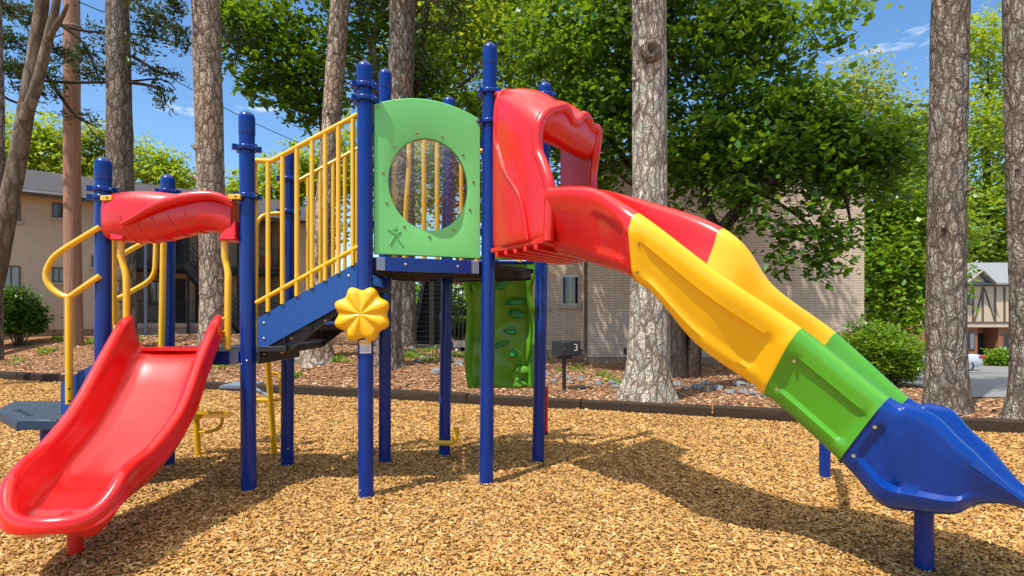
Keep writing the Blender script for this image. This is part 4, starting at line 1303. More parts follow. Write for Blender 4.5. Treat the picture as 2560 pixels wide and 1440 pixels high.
for (px, py, rw, rh, nc) in ((20, 20, 50, 22, 26), (90, 50, 42, 24, 22), (40, 110, 60, 26, 36), (110, 110, 40, 18, 14), (20, 170, 45, 22, 30), (90, 175, 60, 22, 34), (160, 140, 40, 20, 18), (60, 225, 45, 14, 16), (130, 215, 34, 14, 9), (225, 120, 26, 30, 16), (245, 175, 30, 26, 18), (215, 190, 24, 22, 12), (260, 85, 30, 18, 7),
                              (360, 30, 36, 22, 16), (410, 50, 46, 26, 24), (450, 90, 26, 20, 15), (380, 85, 40, 18, 18), (440, 20, 36, 22, 20), (345, 110, 24, 14, 8), (365, 128, 22, 10, 7), (460, 118, 12, 9, 4), (350, 175, 22, 12, 7), (395, 180, 30, 12, 9), (432, 188, 14, 10, 5), (390, 222, 26, 12, 8), (408, 250, 14, 12, 5), (404, 266, 7, 6, 2), (225, 296, 18, 10, 5), (150, 285, 18, 10, 4), (125, 245, 14, 12, 4)):
    k = Yp / F; nb.append((tuple(U(px, py, Yp + rnd.uniform(-.8, .8))), (rw * k, .5, rh * k), int(nc * 1.0), .17))
leaf_cloud('crown', nb, NEEDLE, t, 51, per=15, spread=.12, aspect=.28, droop=.15, shell=1.0)

# reddish utility pole
g = ground(184, 866)
t = thing('utility_pole', tuple(g), 'reddish brown wooden utility pole wrapped with a cable', 'pole')
pa, ra = px_trunk([(184, 800, 38), (181, 560, 37), (180, 300, 36), (179, 0, 35), (178, -120, 34)], g.y)
trunk_mesh([V(g.x, g.y, g.z - .2)] + pa, [ra[0] * 1.05] + ra, 5, .05, lump=.05, lobes=3).build('shaft', POLE, t, sharp=80)
m = MB(); c = U(180, 66, g.y); rr0 = .27
m.tube([c + V(rr0 * math.cos(a), rr0 * math.sin(a), .04 * math.sin(a)) for a in [R(x) for x in range(0, 361, 20)]], .02, 6); m.build('cable_wrap', ALU, t)


def wire(name, label, pts, r, sag=0):
    m = MB(); pts = [Vector(p) for p in pts]; out = catmull(pts, 6) if len(pts) > 2 else [pts[0].lerp(pts[1], i / 12) - V(0, 0, sag * 4 * (i / 12) * (1 - i / 12)) for i in range(13)]
    m.tube(out, r, 6); o = m.build(name, BLKM, origin=out[0]); tag(o, label, 'cable', 'overhead cables')


gy = g.y
wire('cable', 'long thin overhead cable sloping down across the sky to the stair railing', [U(196, 66, gy), U(410, 185, 20), U(620, 300, 24), U(760, 362, 27.5)], .016)
wire('cable', 'pale cable from the photo edge wrapping the reddish pole', [U(-40, 128, gy - 1), U(160, 84, gy - .3)], .022, .1)
wire('cable', 'lower pale cable passing behind the leaning trunk', [U(-40, 176, gy), U(165, 160, gy + .2)], .02, .1)
wire('cable', 'black guy wire running down from the reddish pole behind the dark pine', [U(196, 285, gy), U(272, 380, gy + 4)], .02, 0)
wire('cable', 'upper cable crossing in front of the dark pine crown', [U(196, 4, gy), U(352, 60, gy + 1)], .018, .05)
wire('cable', 'faint cable hanging under the maple leaves', [U(352, 75, gy + 1), U(560, 110, 20), U(790, 270, 24)], .012)

# ---- deciduous trees
def px_blobs(lst):
    out = []
    for (px, py, Y, rx, ry, rz, nc, ls) in lst: out.append((tuple(U(px, py, Y)), (rx, ry, rz), nc, ls))
    return out


def limbs(mat, parent, lst, name='branch'):
    m = MB()
    for pts, r in lst: m.tube([U(*p) for p in pts], r, 9, smooth=4)
    return m.build(name, mat, parent, sharp=80)


g = ground(1716, 945)
t = thing('maple_tree', tuple(g), 'big dark green maple with several trunks spreading over the brick gable', 'tree')
Yd = g.y
m = MB()
for pts, r in (([(1700, 950, Yd), (1696, 860, Yd), (1690, 760, Yd), (1684, 640, Yd), (1700, 520, Yd - .2)], [.24, .2, .18, .15, .1]),
               ([(1732, 950, Yd), (1738, 860, Yd), (1748, 780, Yd), (1770, 640, Yd - .3), (1840, 530, Yd - .7), (1920, 455, Yd - 1.2), (1990, 400, Yd - 1.5)], [.2, .17, .16, .16, .15, .1, .05]),
               ([(1716, 948, Yd + .3), (1720, 820, Yd + .4), (1716, 620, Yd + .6), (1650, 500, Yd + .9), (1560, 400, Yd + 1), (1500, 300, Yd + 1)], [.16, .14, .13, .11, .08, .04])):
    m.tube([U(*p) for p in pts], r, 14, smooth=5)
m.build('trunk', BARKK, t, sharp=80)
limbs(BARKK, t, [([(1800, 590, Yd - .5), (1760, 480, Yd - .3), (1790, 300, Yd), (1850, 120, Yd), (1900, 20, Yd)], [.12, .1, .08, .06, .04]),
                 ([(1905, 60, Yd), (1960, 30, Yd), (2010, 18, Yd)], [.06, .04, .02]), ([(1850, 520, Yd - .8), (2000, 440, Yd - 1), (2100, 470, Yd - 1.2), (2130, 580, Yd - 1.3)], [.1, .07, .05, .02]),
                 ([(1690, 640, Yd), (1640, 520, Yd), (1590, 470, Yd + .3), (1500, 400, Yd + .4)], [.1, .07, .05, .02]), ([(1900, 480, Yd - 1), (2020, 560, Yd - 1.2), (2060, 640, Yd - 1.2)], [.05, .03, .01])])
dl = .19
leaf_cloud('crown', px_blobs([
    (1440, 120, Yd + .6, 2.2, 1.6, 1.7, 250, dl), (1780, 110, Yd, 2.3, 1.7, 1.8, 330, dl), (1440, 330, Yd + .6, 1.4, 1.2, 1.1, 150, dl), (1800, 350, Yd, 2.2, 1.6, 1.5, 330, dl), (1980, 330, Yd - .6, 1.7, 1.4, 1.2, 220, dl),
    (2110, 355, Yd - .8, 1.6, 1.3, .8, 190, dl), (1930, 400, Yd - 1, 1.9, 1.2, .55, 170, dl), (2190, 420, Yd - .8, .9, .9, .8, 80, dl), (1700, 410, Yd, 1.2, 1.0, .5, 70, dl), (2080, 460, Yd - 1.2, .8, .6, .3, 40, dl),
    (2010, 560, Yd - 1.3, .6, .5, .7, 24, dl), (1890, 545, Yd - 1.3, .4, .4, .5, 13, dl), (2060, 640, Yd - 1.3, .28, .3, .5, 15, dl), (1960, 640, Yd - 1.3, .25, .3, .4, 10, dl), (2110, 580, Yd - 1.3, .35, .4, .5, 16, dl), (1830, 480, Yd - 1.2, .8, .5, .35, 18, dl),
    (2060, 20, Yd - 1, .8, .7, .35, 18, dl), (2150, 0, Yd - 1, .5, .5, .2, 9, dl), (2075, 90, Yd - 1, .3, .4, .4, 8, dl), (1970, 200, Yd - .5, .65, .7, .8, 45, dl), (1560, 250, Yd + .5, 1.3, 1.2, 1.5, 190, dl), (1490, 440, Yd + .7, .9, .7, .4, 40, dl),
    (1600, 20, Yd, 1.6, 1.3, 1.0, 160, dl), (1880, 40, Yd, 1.0, 1.0, .8, 95, dl), (1700, -190, Yd + 1, 3.0, 2.6, 1.6, 400, .2), (1400, -150, Yd + 2, 3.0, 2.4, 1.6, 400, .2)]), LEAF, t, 61, per=13, spread=.25, shell=1.4, flat=.32)

g = ground(905, 872, 18)
t = thing('maple_tree', (g.x, 20.5, hgt(g.x, 20.5)), 'airy maple with thin forked limbs behind the stair railing', 'tree')
Ym = 20.0
limbs(BARKP, t, [([(985, 880, Ym), (965, 600, Ym), (945, 400, Ym), (938, 200, Ym), (926, 110, Ym), (900, 40, Ym), (888, -40, Ym)], [.2, .17, .15, .13, .10, .08, .06]),
                 ([(938, 200, Ym), (930, 130, Ym), (905, 60, Ym), (892, 0, Ym)], [.11, .1, .08, .06]), ([(940, 180, Ym), (934, 90, Ym), (955, 20, Ym), (962, -60, Ym)], [.10, .10, .07, .05])], 'trunk')
limbs(BARKK, t, [([(810, 850, Ym - .6), (812, 500, Ym - .6), (805, 300, Ym - .6), (790, 230, Ym - .6), (760, 150, Ym - .6), (690, 60, Ym - .6), (640, 0, Ym - .6)], [.14, .12, .1, .09, .07, .05, .03]),
                 ([(800, 270, Ym - .6), (830, 100, Ym - .6), (850, 90, Ym - .6)], [.06, .04, .02]), ([(1045, 250, Ym + .2), (1046, 160, Ym + .2), (1060, 80, Ym + .2), (1075, -40, Ym + .2)], [.15, .13, .1, .08]), ([(1130, 230, Ym), (1180, 190, Ym), (1220, 140, Ym)], [.05, .05, .03])])
ml = .235
leaf_cloud('crown', px_blobs([
    (620, 50, Ym - .6, 1.3, 1.0, .85, 68, ml), (740, 90, Ym - .6, 1.8, 1.4, 1.5, 129, ml), (700, 190, Ym - .7, 1.2, .9, .75, 57, ml), (790, 200, Ym - .6, 1.2, 1.0, 1.3, 75, ml), (640, 130, Ym - .7, .7, .6, .9, 28, ml), (575, 90, Ym - .7, .45, .4, .8, 14, ml),
    (640, 205, Ym - .7, .4, .4, .25, 7, ml), (740, 250, Ym - .7, .55, .4, .35, 15, ml), (790, 290, Ym - .6, .4, .4, .4, 10, ml), (720, 215, Ym, .8, .5, .6, 24, ml), (920, 90, Ym + .5, 1.8, 1.4, 1.8, 136, ml), (960, 260, Ym + .5, 1.0, 1.0, 1.4, 79, ml), (960, 420, Ym + 1, .9, .8, 1.3, 50, ml),
    (1180, 250, Ym + .6, 1.4, 1.1, .6, 57, ml), (1060, 180, Ym + 1, 1.3, 1.0, 1.5, 108, ml), (850, -120, Ym, 3.4, 2.4, 1.4, 420, .22), (566, 150, Ym - .7, .3, .3, .25, 5, ml), (610, 215, Ym - .7, .25, .3, .2, 4, ml), (655, 250, Ym - .7, .3, .3, .2, 5, ml), (740, 300, Ym - .6, .3, .3, .25, 6, ml), (560, 20, Ym - .7, .5, .5, .6, 21, ml)]), LEAF, t, 67, per=11, spread=.26, shell=1.4, flat=.4)


def bgtree(label, cx, gx_py, Y, blobs, mat, seed, per=14, spread=.42, tw=.2):
    p = U(cx, HZ, Y); z = hgt(p.x, Y)
    t = thing('leafy_tree', (p.x, Y, z), label, 'tree', 'leafy trees in the background')
    top = max(b_[1] and (U(b_[0], b_[1], b_[2]).z) for b_ in blobs)
    m = MB(); m.tube([V(p.x, Y, z - .2), V(p.x + .1, Y, z + (top - z) * .4), V(p.x - .1, Y + .1, z + (top - z) * .85)], [tw, tw * .8, tw * .3], 10, smooth=4)
    for b_ in blobs[:5]:
        q = U(b_[0], b_[1], b_[2]); m.tube([V(p.x, Y, z + (top - z) * .42), V((p.x + q.x) / 2, (Y + q.y) / 2, (z + (top - z) * .42) * .4 + q.z * .6), q], [tw * .45, tw * .3, tw * .1], 7, smooth=3)
    m.build('trunk', BARKK, t, sharp=80)
    leaf_cloud('crown', px_blobs(blobs), mat, t, seed, per=per, spread=spread, shell=1.2)


bgtree('bright green tree catching the sun above the tall deck', 1230, 0, 26, [(1240, 90, 25, 3.4, 2.2, 2.4, 300, .24), (1110, 80, 24, 2.4, 2.0, 2.2, 240, .23), (1400, 190, 26, 2.8, 2, 2.4, 200, .26), (1330, 330, 26, 2.0, 1.6, 1.6, 110, .26), (1180, 330, 27, 2.2, 1.6, 2.2, 120, .26), (1250, -60, 26, 4, 2.5, 2, 240, .28), (1500, 330, 27, 2, 1.6, 2.4, 130, .26), (1080, 430, 27, 1.8, 1.4, 2.2, 140, .26), (1200, 480, 28, 2.0, 1.4, 2.4, 130, .26), (990, 520, 29, 1.6, 1.2, 1.8, 90, .26)], LEAFB, 71)
bgtree('yellow-green tree with feathery sunlit top to the right of the brick gable', 2160, 0, 27, [(2150, 230, 27, 2.0, 1.6, 1.7, 120, .22), (2060, 290, 27, 1.8, 1.6, 1.4, 90, .22), (2240, 300, 27, 1.6, 1.5, 1.6, 90, .22), (2160, 400, 27, 3.0, 2, 2.0, 200, .24), (2280, 450, 27.5, 1.6, 1.6, 2.0, 100, .24)], LEAFY, 73)
bgtree('dense mid green tree behind the trimmed hedge bush', 2230, 0, 25, [(2230, 520, 25, 2.2, 1.8, 2.0, 230, .24), (2290, 360, 25.5, 1.1, 1.2, 1.6, 80, .24), (2200, 660, 24.5, 2.0, 1.6, 1.6, 190, .24), (2290, 700, 25, 1.6, 1.5, 1.9, 150, .24), (2250, 780, 24, 1.8, 1.4, .9, 110, .24), (2340, 560, 26, 2.0, 1.6, 2.2, 130, .24), (2140, 560, 26, 1.6, 1.4, 2.2, 100, .24), (2240, 620, 27.5, 3.0, 1.0, 3.4, 240, .28)], LEAFS, 75)
bgtree('tall bright tree above the tudor house roof', 2470, 0, 50, [(2470, 120, 50, 3.6, 3, 3.6, 150, .4), (2450, 330, 49, 3.8, 3, 3.8, 240, .38), (2480, 500, 48.5, 4.6, 3, 3.6, 300, .38), (2560, 300, 50, 4, 3, 6, 220, .4), (2380, 560, 50, 4, 3, 3.8, 200, .4), (2450, 630, 50, 5, 2, 2.2, 220, .4), (2560, 600, 50, 4, 2, 3.2, 180, .4)], LEAFB, 77, spread=.6, tw=.35)
bgtree('pale green rounded tree over the far roof by the leaning tree', 60, 0, 40, [(40, 390, 40, 2.8, 2.5, 2.4, 150, .36), (100, 350, 40, 1.8, 1.8, 1.7, 90, .34), (150, 420, 40, 2.4, 2.2, 1.9, 110, .36), (-40, 370, 40, 2.6, 2.2, 2.6, 110, .36)], LEAFB, 81, spread=.5, tw=.3)
bgtree('yellow-green tree over the far roof between the reddish pole and the dark pine', 230, 0, 41, [(225, 390, 41, 2.3, 2, 1.9, 120, .34), (250, 340, 41, 1.2, 1.2, 1.0, 40, .32), (205, 440, 41, 2.2, 2, 1.6, 90, .34)], LEAFY, 83, spread=.5, tw=.3)
bgtree('small-leaved green tree over the far roof beside the tan pine', 400, 0, 42, [(370, 430, 42, 2.0, 2, 1.6, 90, .32), (430, 440, 42, 1.6, 1.6, 1.5, 65, .32), (350, 390, 42, 1.1, 1.2, 1.6, 40, .3), (430, 410, 42, .7, .7, 1.2, 24, .3), (465, 455, 42, .6, .7, .9, 18, .3)], LEAFB, 85, spread=.4, tw=.3)
bgtree('green tree top showing past the blue stair post', 600, 0, 42, [(590, 480, 42, 1.2, 1.4, 1.6, 60, .32), (680, 470, 42, 2.2, 2, 2.4, 130, .34), (760, 440, 42, 2.2, 2, 2.6, 140, .34), (860, 420, 43, 3, 2, 4, 200, .36), (740, 560, 44, 4, 1.5, 3, 160, .36)], LEAFB, 87, spread=.45, tw=.3)

# far wooded edge that closes the view
rgw = random.Random(5); bl = []
for k in range(60):
    an = R(-62 + 124 * k / 59); D_ = 62 + rgw.uniform(-4, 6)
    x, y = math.sin(an) * D_ * 1.5, math.cos(an) * D_ * .75 + 22
    hh_ = rgw.uniform(3.5, 6) if x < 4 else rgw.uniform(6, 9.5)
    bl.append(((x, y, hgt(x, y) + hh_ * .55), (4.2, 2.5, hh_ * .55), 110, .75))
o = leaf_cloud('treeline', bl, LEAF, None, 91, per=14, spread=.8, shell=1.0); tag(o, 'far wooded edge behind the apartment buildings', 'treeline', kind='stuff')


# ---- shrubs
def shrub(name, label, px, py, blobs, mat, seed, Y=None, group='clipped shrubs round the buildings', per=16, spread=.1):
    g = ground(px, py) if Y is None else V((px - 1280) / F * Y, Y, hgt((px - 1280) / F * Y, Y))
    t = thing(name, tuple(g), label, 'shrub', group)
    bb = [(tuple(U(a, b, g.y + dy)), (rx, ry, rz), nc, ls) for (a, b, dy, rx, ry, rz, nc, ls) in blobs]
    m = MB()
    for (c, rad, nc, ls) in bb:
        for q in range(4): m.tube([g + V(rnd.uniform(-.1, .1), 0, -.1), (g + Vector(c)) / 2 + V(rnd.uniform(-.2, .2), rnd.uniform(-.1, .1), 0), Vector(c) + V(rnd.uniform(-.5, .5) * rad[0], rnd.uniform(-.5, .5) * rad[1], rad[2] * .3)], [.03, .02, .01], 6)
    m.build('stem', BARKK, t)
    leaf_cloud('foliage', bb, mat, t, seed, per=per, spread=spread, droop=.15, shell=3.0)
    return t


shrub('round_shrub', 'round dark green shrub against the brick wall under the blinds', 45, 842, [(45, 778, 0, .72, .55, .78, 330, .11), (15, 800, 0, .6, .5, .55, 190, .11), (80, 800, 0, .4, .4, .45, 110, .11)], LEAFD, 101, Y=19.4)
shrub('hedge_shrub', 'large clipped bright green shrub at the corner of the brick gable', 2215, 968, [(2200, 884, .3, .80, .7, .55, 480, .075), (2160, 862, .4, .5, .6, .42, 230, .075), (2240, 892, .2, .42, .5, .52, 310, .07), (2260, 916, .1, .2, .3, .32, 90, .065)], LEAFS, 103)
shrub('hedge_shrub', 'low green shrub tucked in front of the large clipped shrub', 2168, 945, [(2165, 900, 0, .42, .35, .36, 190, .08), (2140, 915, 0, .3, .3, .3, 90, .08)], LEAFS, 105)
shrub('hedge_shrub', 'neat low hedge in front of the tudor house entrance', 2500, 921, [(2497, 899, 0, 1.0, .6, .55, 210, .16), (2535, 898, 0, 1.1, .6, .55, 190, .16)], LEAFS, 107, Y=37.0, spread=.16)
shrub('round_shrub', 'small green shrub seen through the black pickets', 1148, 862, [(1135, 820, 1, .5, .4, .42, 110, .12), (1165, 822, 1, .5, .4, .42, 110, .12)], LEAFB, 109, Y=25.5)

# ---- low weeds and fallen needles on the bank
rgx = np.random.default_rng(17)
wl = []
for (px, py, w_, n_) in ((230, 858, 40, 10), (300, 850, 44, 12), (150, 852, 30, 5), (1010, 893, 50, 12), (1120, 890, 46, 12), (1180, 893, 30, 6), (1080, 905, 40, 6), (1440, 930, 40, 5), (1530, 958, 30, 3), (1600, 1003, 16, 3), (760, 892, 30, 5), (850, 905, 30, 5), (1500, 945, 60, 3), (2330, 990, 30, 3), (740, 945, 20, 4), (530, 920, 40, 5), (100, 880, 60, 6), (40, 905, 30, 3), (1050, 880, 40, 7)):
    for k in range(n_):
        q = ground(px + rnd.gauss(0, w_ * .5), py + rnd.gauss(0, 3.0)); wl.append((tuple(q + V(0, 0, .035)), (.13, .13, .05), 3, .085))
o = leaf_cloud('ground_weeds', wl, LEAFS, None, 121, per=9, spread=.07, droop=.3); tag(o, 'patches of low green weeds on the pine straw', 'weeds', kind='stuff')
n = 60000
d_ = .28 + 11.5 * rgx.random(n) ** 1.5; tt = rgx.uniform(-17, 13, n)
X = tt - d_ * -.333; Yc = 11.0 - (tt + 2.2) * .353 + d_ * .943
ok = (X < 8.25 + (Yc - 10.6) * .36) | (Yc < 10.5); X = X[ok]; Yc = Yc[ok]; n = len(X)
Zs = np.array([hgt(float(a), float(c)) for a, c in zip(X, Yc)]) + .012 + rgx.random(n) * .02
az = rgx.random(n) * 2 * np.pi; Ls = rgx.uniform(.04, .14, n) ; Ws = rgx.uniform(.006, .03, n)
dx, dy = np.cos(az), np.sin(az); tl = rgx.normal(0, .15, n)
q = np.zeros((n, 4, 3)); P0 = np.stack([X, Yc, Zs], 1); dv = np.stack([dx, dy, tl], 1) * Ls[:, None] / 2; sv = np.stack([-dy, dx, rgx.normal(0, .3, n)], 1) * Ws[:, None]
q[:, 0] = P0 - dv; q[:, 1] = P0 + sv; q[:, 2] = P0 + dv; q[:, 3] = P0 - sv
STRAW = NT('fallen_needles'); gg = STRAW.node('ShaderNodeNewGeometry').outputs['Random Per Island']
STRAW.base(STRAW.ramp(gg, [(0, (.12, .052, .026)), (.5, (.38, .19, .09)), (.88, (.58, .36, .19)), (1.0, (.7, .55, .36))])); STRAW.set(Roughness=.8)
o = np_mesh('pine_straw', q.reshape(-1, 3), np.arange(n * 4).reshape(-1, 4), STRAW.mat); tag(o, 'fallen brown needles and leaves on the bank', 'pine straw', kind='stuff')

# ---- rocks
def rock(px, py, w, seed, label):
    g = ground(px, py); s = w * 1.1 * g.y / F / 2; r_ = random.Random(seed); rows = []
    sq = r_.uniform(.5, .8)
    for i in range(6):
        ph = math.pi * i / 5; row = []
        for j in range(7):
            th_ = 2 * math.pi * j / 7 + seed
            d = V(math.sin(ph) * math.cos(th_), math.sin(ph) * math.sin(th_), math.cos(ph))
            k = 1 + .38 * noise.noise(d * 1.5 + V(seed * 3.1, 0, 0)) + .15 * noise.noise(d * 3.5 + V(seed * 3.1, 4, 0))
            row.append(g + V(d.x * s * k, d.y * s * .8 * k, d.z * s * sq * k + s * .28))
        rows.append(row)
    o = MB().grid(rows, closev=True, cap=True).build('rock', ROCK, origin=tuple(g), flat=True)
    tag(o, label, 'rock', 'pale rocks edging the planting bed')


rk_r = [(1692, 966, 28), (1714, 974, 20), (1742, 972, 26), (1764, 962, 22), (1766, 980, 18), (1795, 976, 26), (1826, 984, 24), (1850, 966, 28), (1858, 984, 26), (1882, 988, 22), (1915, 992, 30), (1880, 968, 14)]
rk_m = [(1372, 940, 14), (1384, 956, 18), (1396, 942, 14), (1420, 948, 20), (1428, 960, 14), (1452, 950, 20), (1454, 972, 18), (1476, 962, 12), (1496, 964, 22), (1532, 962, 28), (1540, 972, 22), (1552, 956, 16)]
rk_l = [(1006, 884, 20), (1040, 888, 18), (1046, 906, 20), (1066, 898, 14), (1092, 934, 30), (1124, 900, 18), (1148, 912, 22), (1172, 914, 18), (1170, 898, 16), (1188, 922, 14), (1028, 874, 16), (780, 888, 12), (830, 902, 20), (802, 912, 18)]
for i, (a, b_, w) in enumerate(rk_r): rock(a, b_, w, 200 + i, 'pale grey rock between the big pine and the slide, %s from the pine' % ORD[i])
for i, (a, b_, w) in enumerate(rk_m): rock(a, b_, w, 230 + i, 'pale grey rock by the black grill, %s counting towards the big pine' % ORD[i])
for i, (a, b_, w) in enumerate(rk_l): rock(a, b_, w, 260 + i, 'pale grey rock on the straw near the black stair, %s of those there' % ORD[i])

# ---- pedestal grill marked 3
g = ground(1411, 978)
t = thing('pedestal_grill', tuple(g), 'black metal box grill on a post marked with the number 3', 'grill')
k = g.y / F; gx = lambda px: (px - 1280) * k
zt = H + (HZ - 853) * k; zb = H + (HZ - 889) * k
m = MB(); m.prism([V(gx(1380), g.y + .1, zb), V(gx(1407), g.y - .12, zb - .01), V(gx(1450), g.y - .05, zb), V(gx(1450), g.y + .3, zb), V(gx(1390), g.y + .35, zb)], V(0, 0, zt - zb)); m.build('box', BLKM, t, bevel=.012)
m = MB(); m.lathe(V(gx(1411), g.y + .08, g.z - .1), [(.042, 0), (.042, zb - g.z + .1)], 14); m.build('post', BLKM, t)
m = MB(); m.abox(gx(1393), gx(1430), g.y - .02, g.y + .2, zb - .07, zb); m.build('bracket', BLKM, t, bevel=.006)
m = MB(); m.tube([V(gx(1448), g.y + .02, H + (HZ - 876) * k), V(gx(1462), g.y + .02, H + (HZ - 876) * k)], .022, 8); m.build('handle', BLKM, t)
m = MB(); fd = V(gx(1450) - gx(1407), .07, 0).normalized(); fn = V(fd.y, -fd.x, 0); c = V(gx(1440), g.y - .05 - .018, H + (HZ - 868) * k) - fd * .0 + fn * .004
c = V(gx(1407), g.y - .12, 0).lerp(V(gx(1450), g.y - .05, 0), .72) + fn * .004; c.z = H + (HZ - 868) * k
w3, h3 = .032, .062
pp3 = [(-1, 1), (.6, 1), (1, .7), (1, .3), (.6, 0), (-.3, 0), (.6, 0), (1, -.3), (1, -.7), (.6, -1), (-1, -1)]
for a_, b_ in zip(pp3, pp3[1:]): m.beam(c + fd * (a_[0] * w3) + V(0, 0, a_[1] * h3), c + fd * (b_[0] * w3) + V(0, 0, b_[1] * h3), .016, .006, up=tuple(fn))
m.build('digit', WHITE, t)
m = MB(); m.lathe(V(gx(1407), g.y - .12, 0).lerp(V(gx(1450), g.y - .05, 0), .1) + V(0, 0, H + (HZ - 871) * k), [(.012, 0), (.012, .008)], 10, axis=fn); m.build('rivet', STEEL, t)

# ------------------------------------------------------------------ APARTMENT BUILDING, left
A0 = V(-18.5, 21.0, 0); ud = V(.8, .6, 0); nd = V(.6, -.8, 0)      # along the wall, out of the wall
BRL = brickmat('taupe_painted_brick', .8, .6, (.70, .565, .42), (.62, .50, .37), (.48, .385, .285))
BL = thing('apartment_building', (-14, 24.4, .7), 'long taupe brick apartment building with dark roof and open stair hall', 'building')
W_ = lambda tt, off, z: A0 + ud * tt + nd * off + V(0, 0, z)
ZE = 6.35


def tpx(px):
    r = (px - 1280) / F; return (18.5 + 21 * r) / (.8 - .6 * r)


def zpx(py, tt, off=0):
    return H + (HZ - py) / F * (21 + .6 * tt - .8 * off)


def wbox(t0, t1, o0, o1, z0, z1):
    c = W_((t0 + t1) / 2, (o0 + o1) / 2, (z0 + z1) / 2); return c, ud * ((t1 - t0) / 2), nd * ((o1 - o0) / 2), V(0, 0, (z1 - z0) / 2)


def wmesh(name, mat, parts, parent, bevel=0):
    m = MB()
    for p in parts: m.box(*wbox(*p))
    return m.build(name, mat, parent, flat=True, bevel=bevel)


def bwin(parent, t0, t1, z0, z1, glass, off=0.0, mull=True):
    fr = wmesh('window', TRIMB, [(t0, t1, off + .002, off + .035, z1 - .05, z1), (t0, t1, off + .002, off + .035, z0, z0 + .05), (t0, t0 + .05, off + .002, off + .034, z0 + .05, z1 - .05), (t1 - .05, t1, off + .002, off + .034, z0 + .05, z1 - .05)] + ([((t0 + t1) / 2 - .025, (t0 + t1) / 2 + .025, off + .002, off + .033, z0 + .05, z1 - .05)] if mull else []), parent)
    wmesh('pane', glass, [(t0 + .05, t1 - .05, off + .003, off + .012, z0 + .05, z1 - .05)], fr)
    wmesh('sill', TRIMW, [(t0 - .08, t1 + .08, off + .002, off + .09, z0 - .11, z0 - .002)], fr)


tA, tB, tC = tpx(335), tpx(660), tpx(775)
wmesh('wall', BRL, [(-7, tA, -.3, 0, 1.25, ZE)], BL)
wmesh('footing', FOUND, [(-7, tA, -.3, .012, .1, 1.25)], BL)
wmesh('wall', BRL, [(tA, tC, -2.4, -2.1, .3, ZE)], BL)
wmesh('wall', BRL, [(tC - 1.3, tC, -2.1, 0, .3, ZE)], BL)
wmesh('wall', BRL, [(tA - .3, tA - .003, -2.4, -.3, .3, ZE)], BL)
for (pa_, pb_, ya, yb, gl) in ((4, 51, 664, 720, GLASSB), (20, 51, 500, 552, GLASSD), (130, 166, 508, 545, GLASSD), (130, 166, 668, 706, GLASSB), (228, 262, 640, 668, GLASSD)):
    ta, tb = tpx(pa_), tpx(pb_); tm = (ta + tb) / 2
    bwin(BL, ta, tb, zpx(yb, tm), zpx(ya, tm), gl)
# roof with ridge and eave
m = MB(); e0, e1 = -7.6, tC + .5
m.prism([W_(e0, .6, ZE - .02), W_(e1, .6, ZE - .02), W_(e1, -4.6, ZE + 1.75), W_(e0, -4.6, ZE + 1.75)], V(0, 0, .12))
m.prism([W_(e0, -4.6, ZE + 1.75), W_(e1, -4.6, ZE + 1.75), W_(e1, -9.8, ZE - .02), W_(e0, -9.8, ZE - .02)], V(0, 0, .12))
rf = m.build('roof', shingle('grey_shingle', (.045, .043, .044)), BL, flat=True)
wmesh('fascia', TRIMB, [(e0, e1, .6, .64, ZE - .16, ZE + .09)], rf)
wmesh('soffit', TRIMW, [(e0, e1, 0.004, .598, ZE - .08, ZE - .03)], rf)
wmesh('gutter', ALU, [(e0, e1, .642, .72, ZE - .03, ZE + .06)], rf)
# upper gallery, floor slabs, rails, stair
z1f = zpx(808, 5.5); z2f = zpx(660, 5.5)
wmesh('gallery_slab', BLKM, [(tA, tC - 1.3, -2.1, .0, z2f - .28, z2f)], BL)
wmesh('floor_slab', CONC, [(tA, tC - 1.3, -2.1, .0, z1f - .18, z1f)], BL)
wmesh('footing', CONC, [(tA, tC - 1.3, -.35, -.1, .2, z1f - .18)], BL)


def rail(parent, t0, t1, off, z0, h=.95, step=.13):
    r_ = wmesh('railing', BLKM, [(t0, t1, off - .02, off + .02, z0 + h - .04, z0 + h), (t0, t1, off - .02, off + .02, z0 + .08, z0 + .12)], parent)
    m = MB(); tt = t0 + .05
    while tt < t1: m.box(*wbox(tt - .009, tt + .009, off - .009, off + .009, z0 + .12, z0 + h - .04)); tt += step
    m.build('picket', BLKM, r_, flat=True)


rail(BL, tA, tpx(560), -.05, z2f); rail(BL, tpx(620), tC - 1.3, -.05, z2f)
rail(BL, tA, tpx(500), -.05, z1f); rail(BL, tpx(560), tpx(700), -.05, z1f)
for px in (363, 470, 595, 700):
    tt = tpx(px); wmesh('column', GREYP if px == 363 else BLKM, [(tt - .05, tt + .05, .0, .1, .3, ZE - .1)], BL)
for (pa_, pb_) in ((440, 480), (505, 530), (690, 720)):
    ta, tb = tpx(pa_), tpx(pb_); wmesh('door', DOORD, [(ta, tb, -2.098, -2.06, z1f, z1f + 2.05)], BL); wmesh('door', DOORD, [(ta + .1, tb + .1, -2.098, -2.06, z2f, z2f + 2.0)], BL)
for (pa_, pb_, zz) in ((383, 420, z1f), (545, 575, z2f), (640, 672, z1f), (640, 668, z2f)):
    ta, tb = tpx(pa_), tpx(pb_); bwin(BL, ta, tb, zz + .8, zz + 1.9, GLASSD, off=-2.098)
s0 = W_(tpx(450), .55, z2f - .1); s1 = W_(tpx(610), .55, .75); m = MB()
for off in (0, .9): m.beam(s0 + nd * off, s1 + nd * off, .06, .28)
ss = m.build('stair', BLKM, BL, flat=True)
m = MB()
for i in range(14):
    p = s0.lerp(s1, (i + .5) / 14); m.box(p + nd * .45 + V(0, 0, .05), ud * .14, nd * .44, V(0, 0, .02))
m.build('tread', BLKM, ss, flat=True)
m = MB()
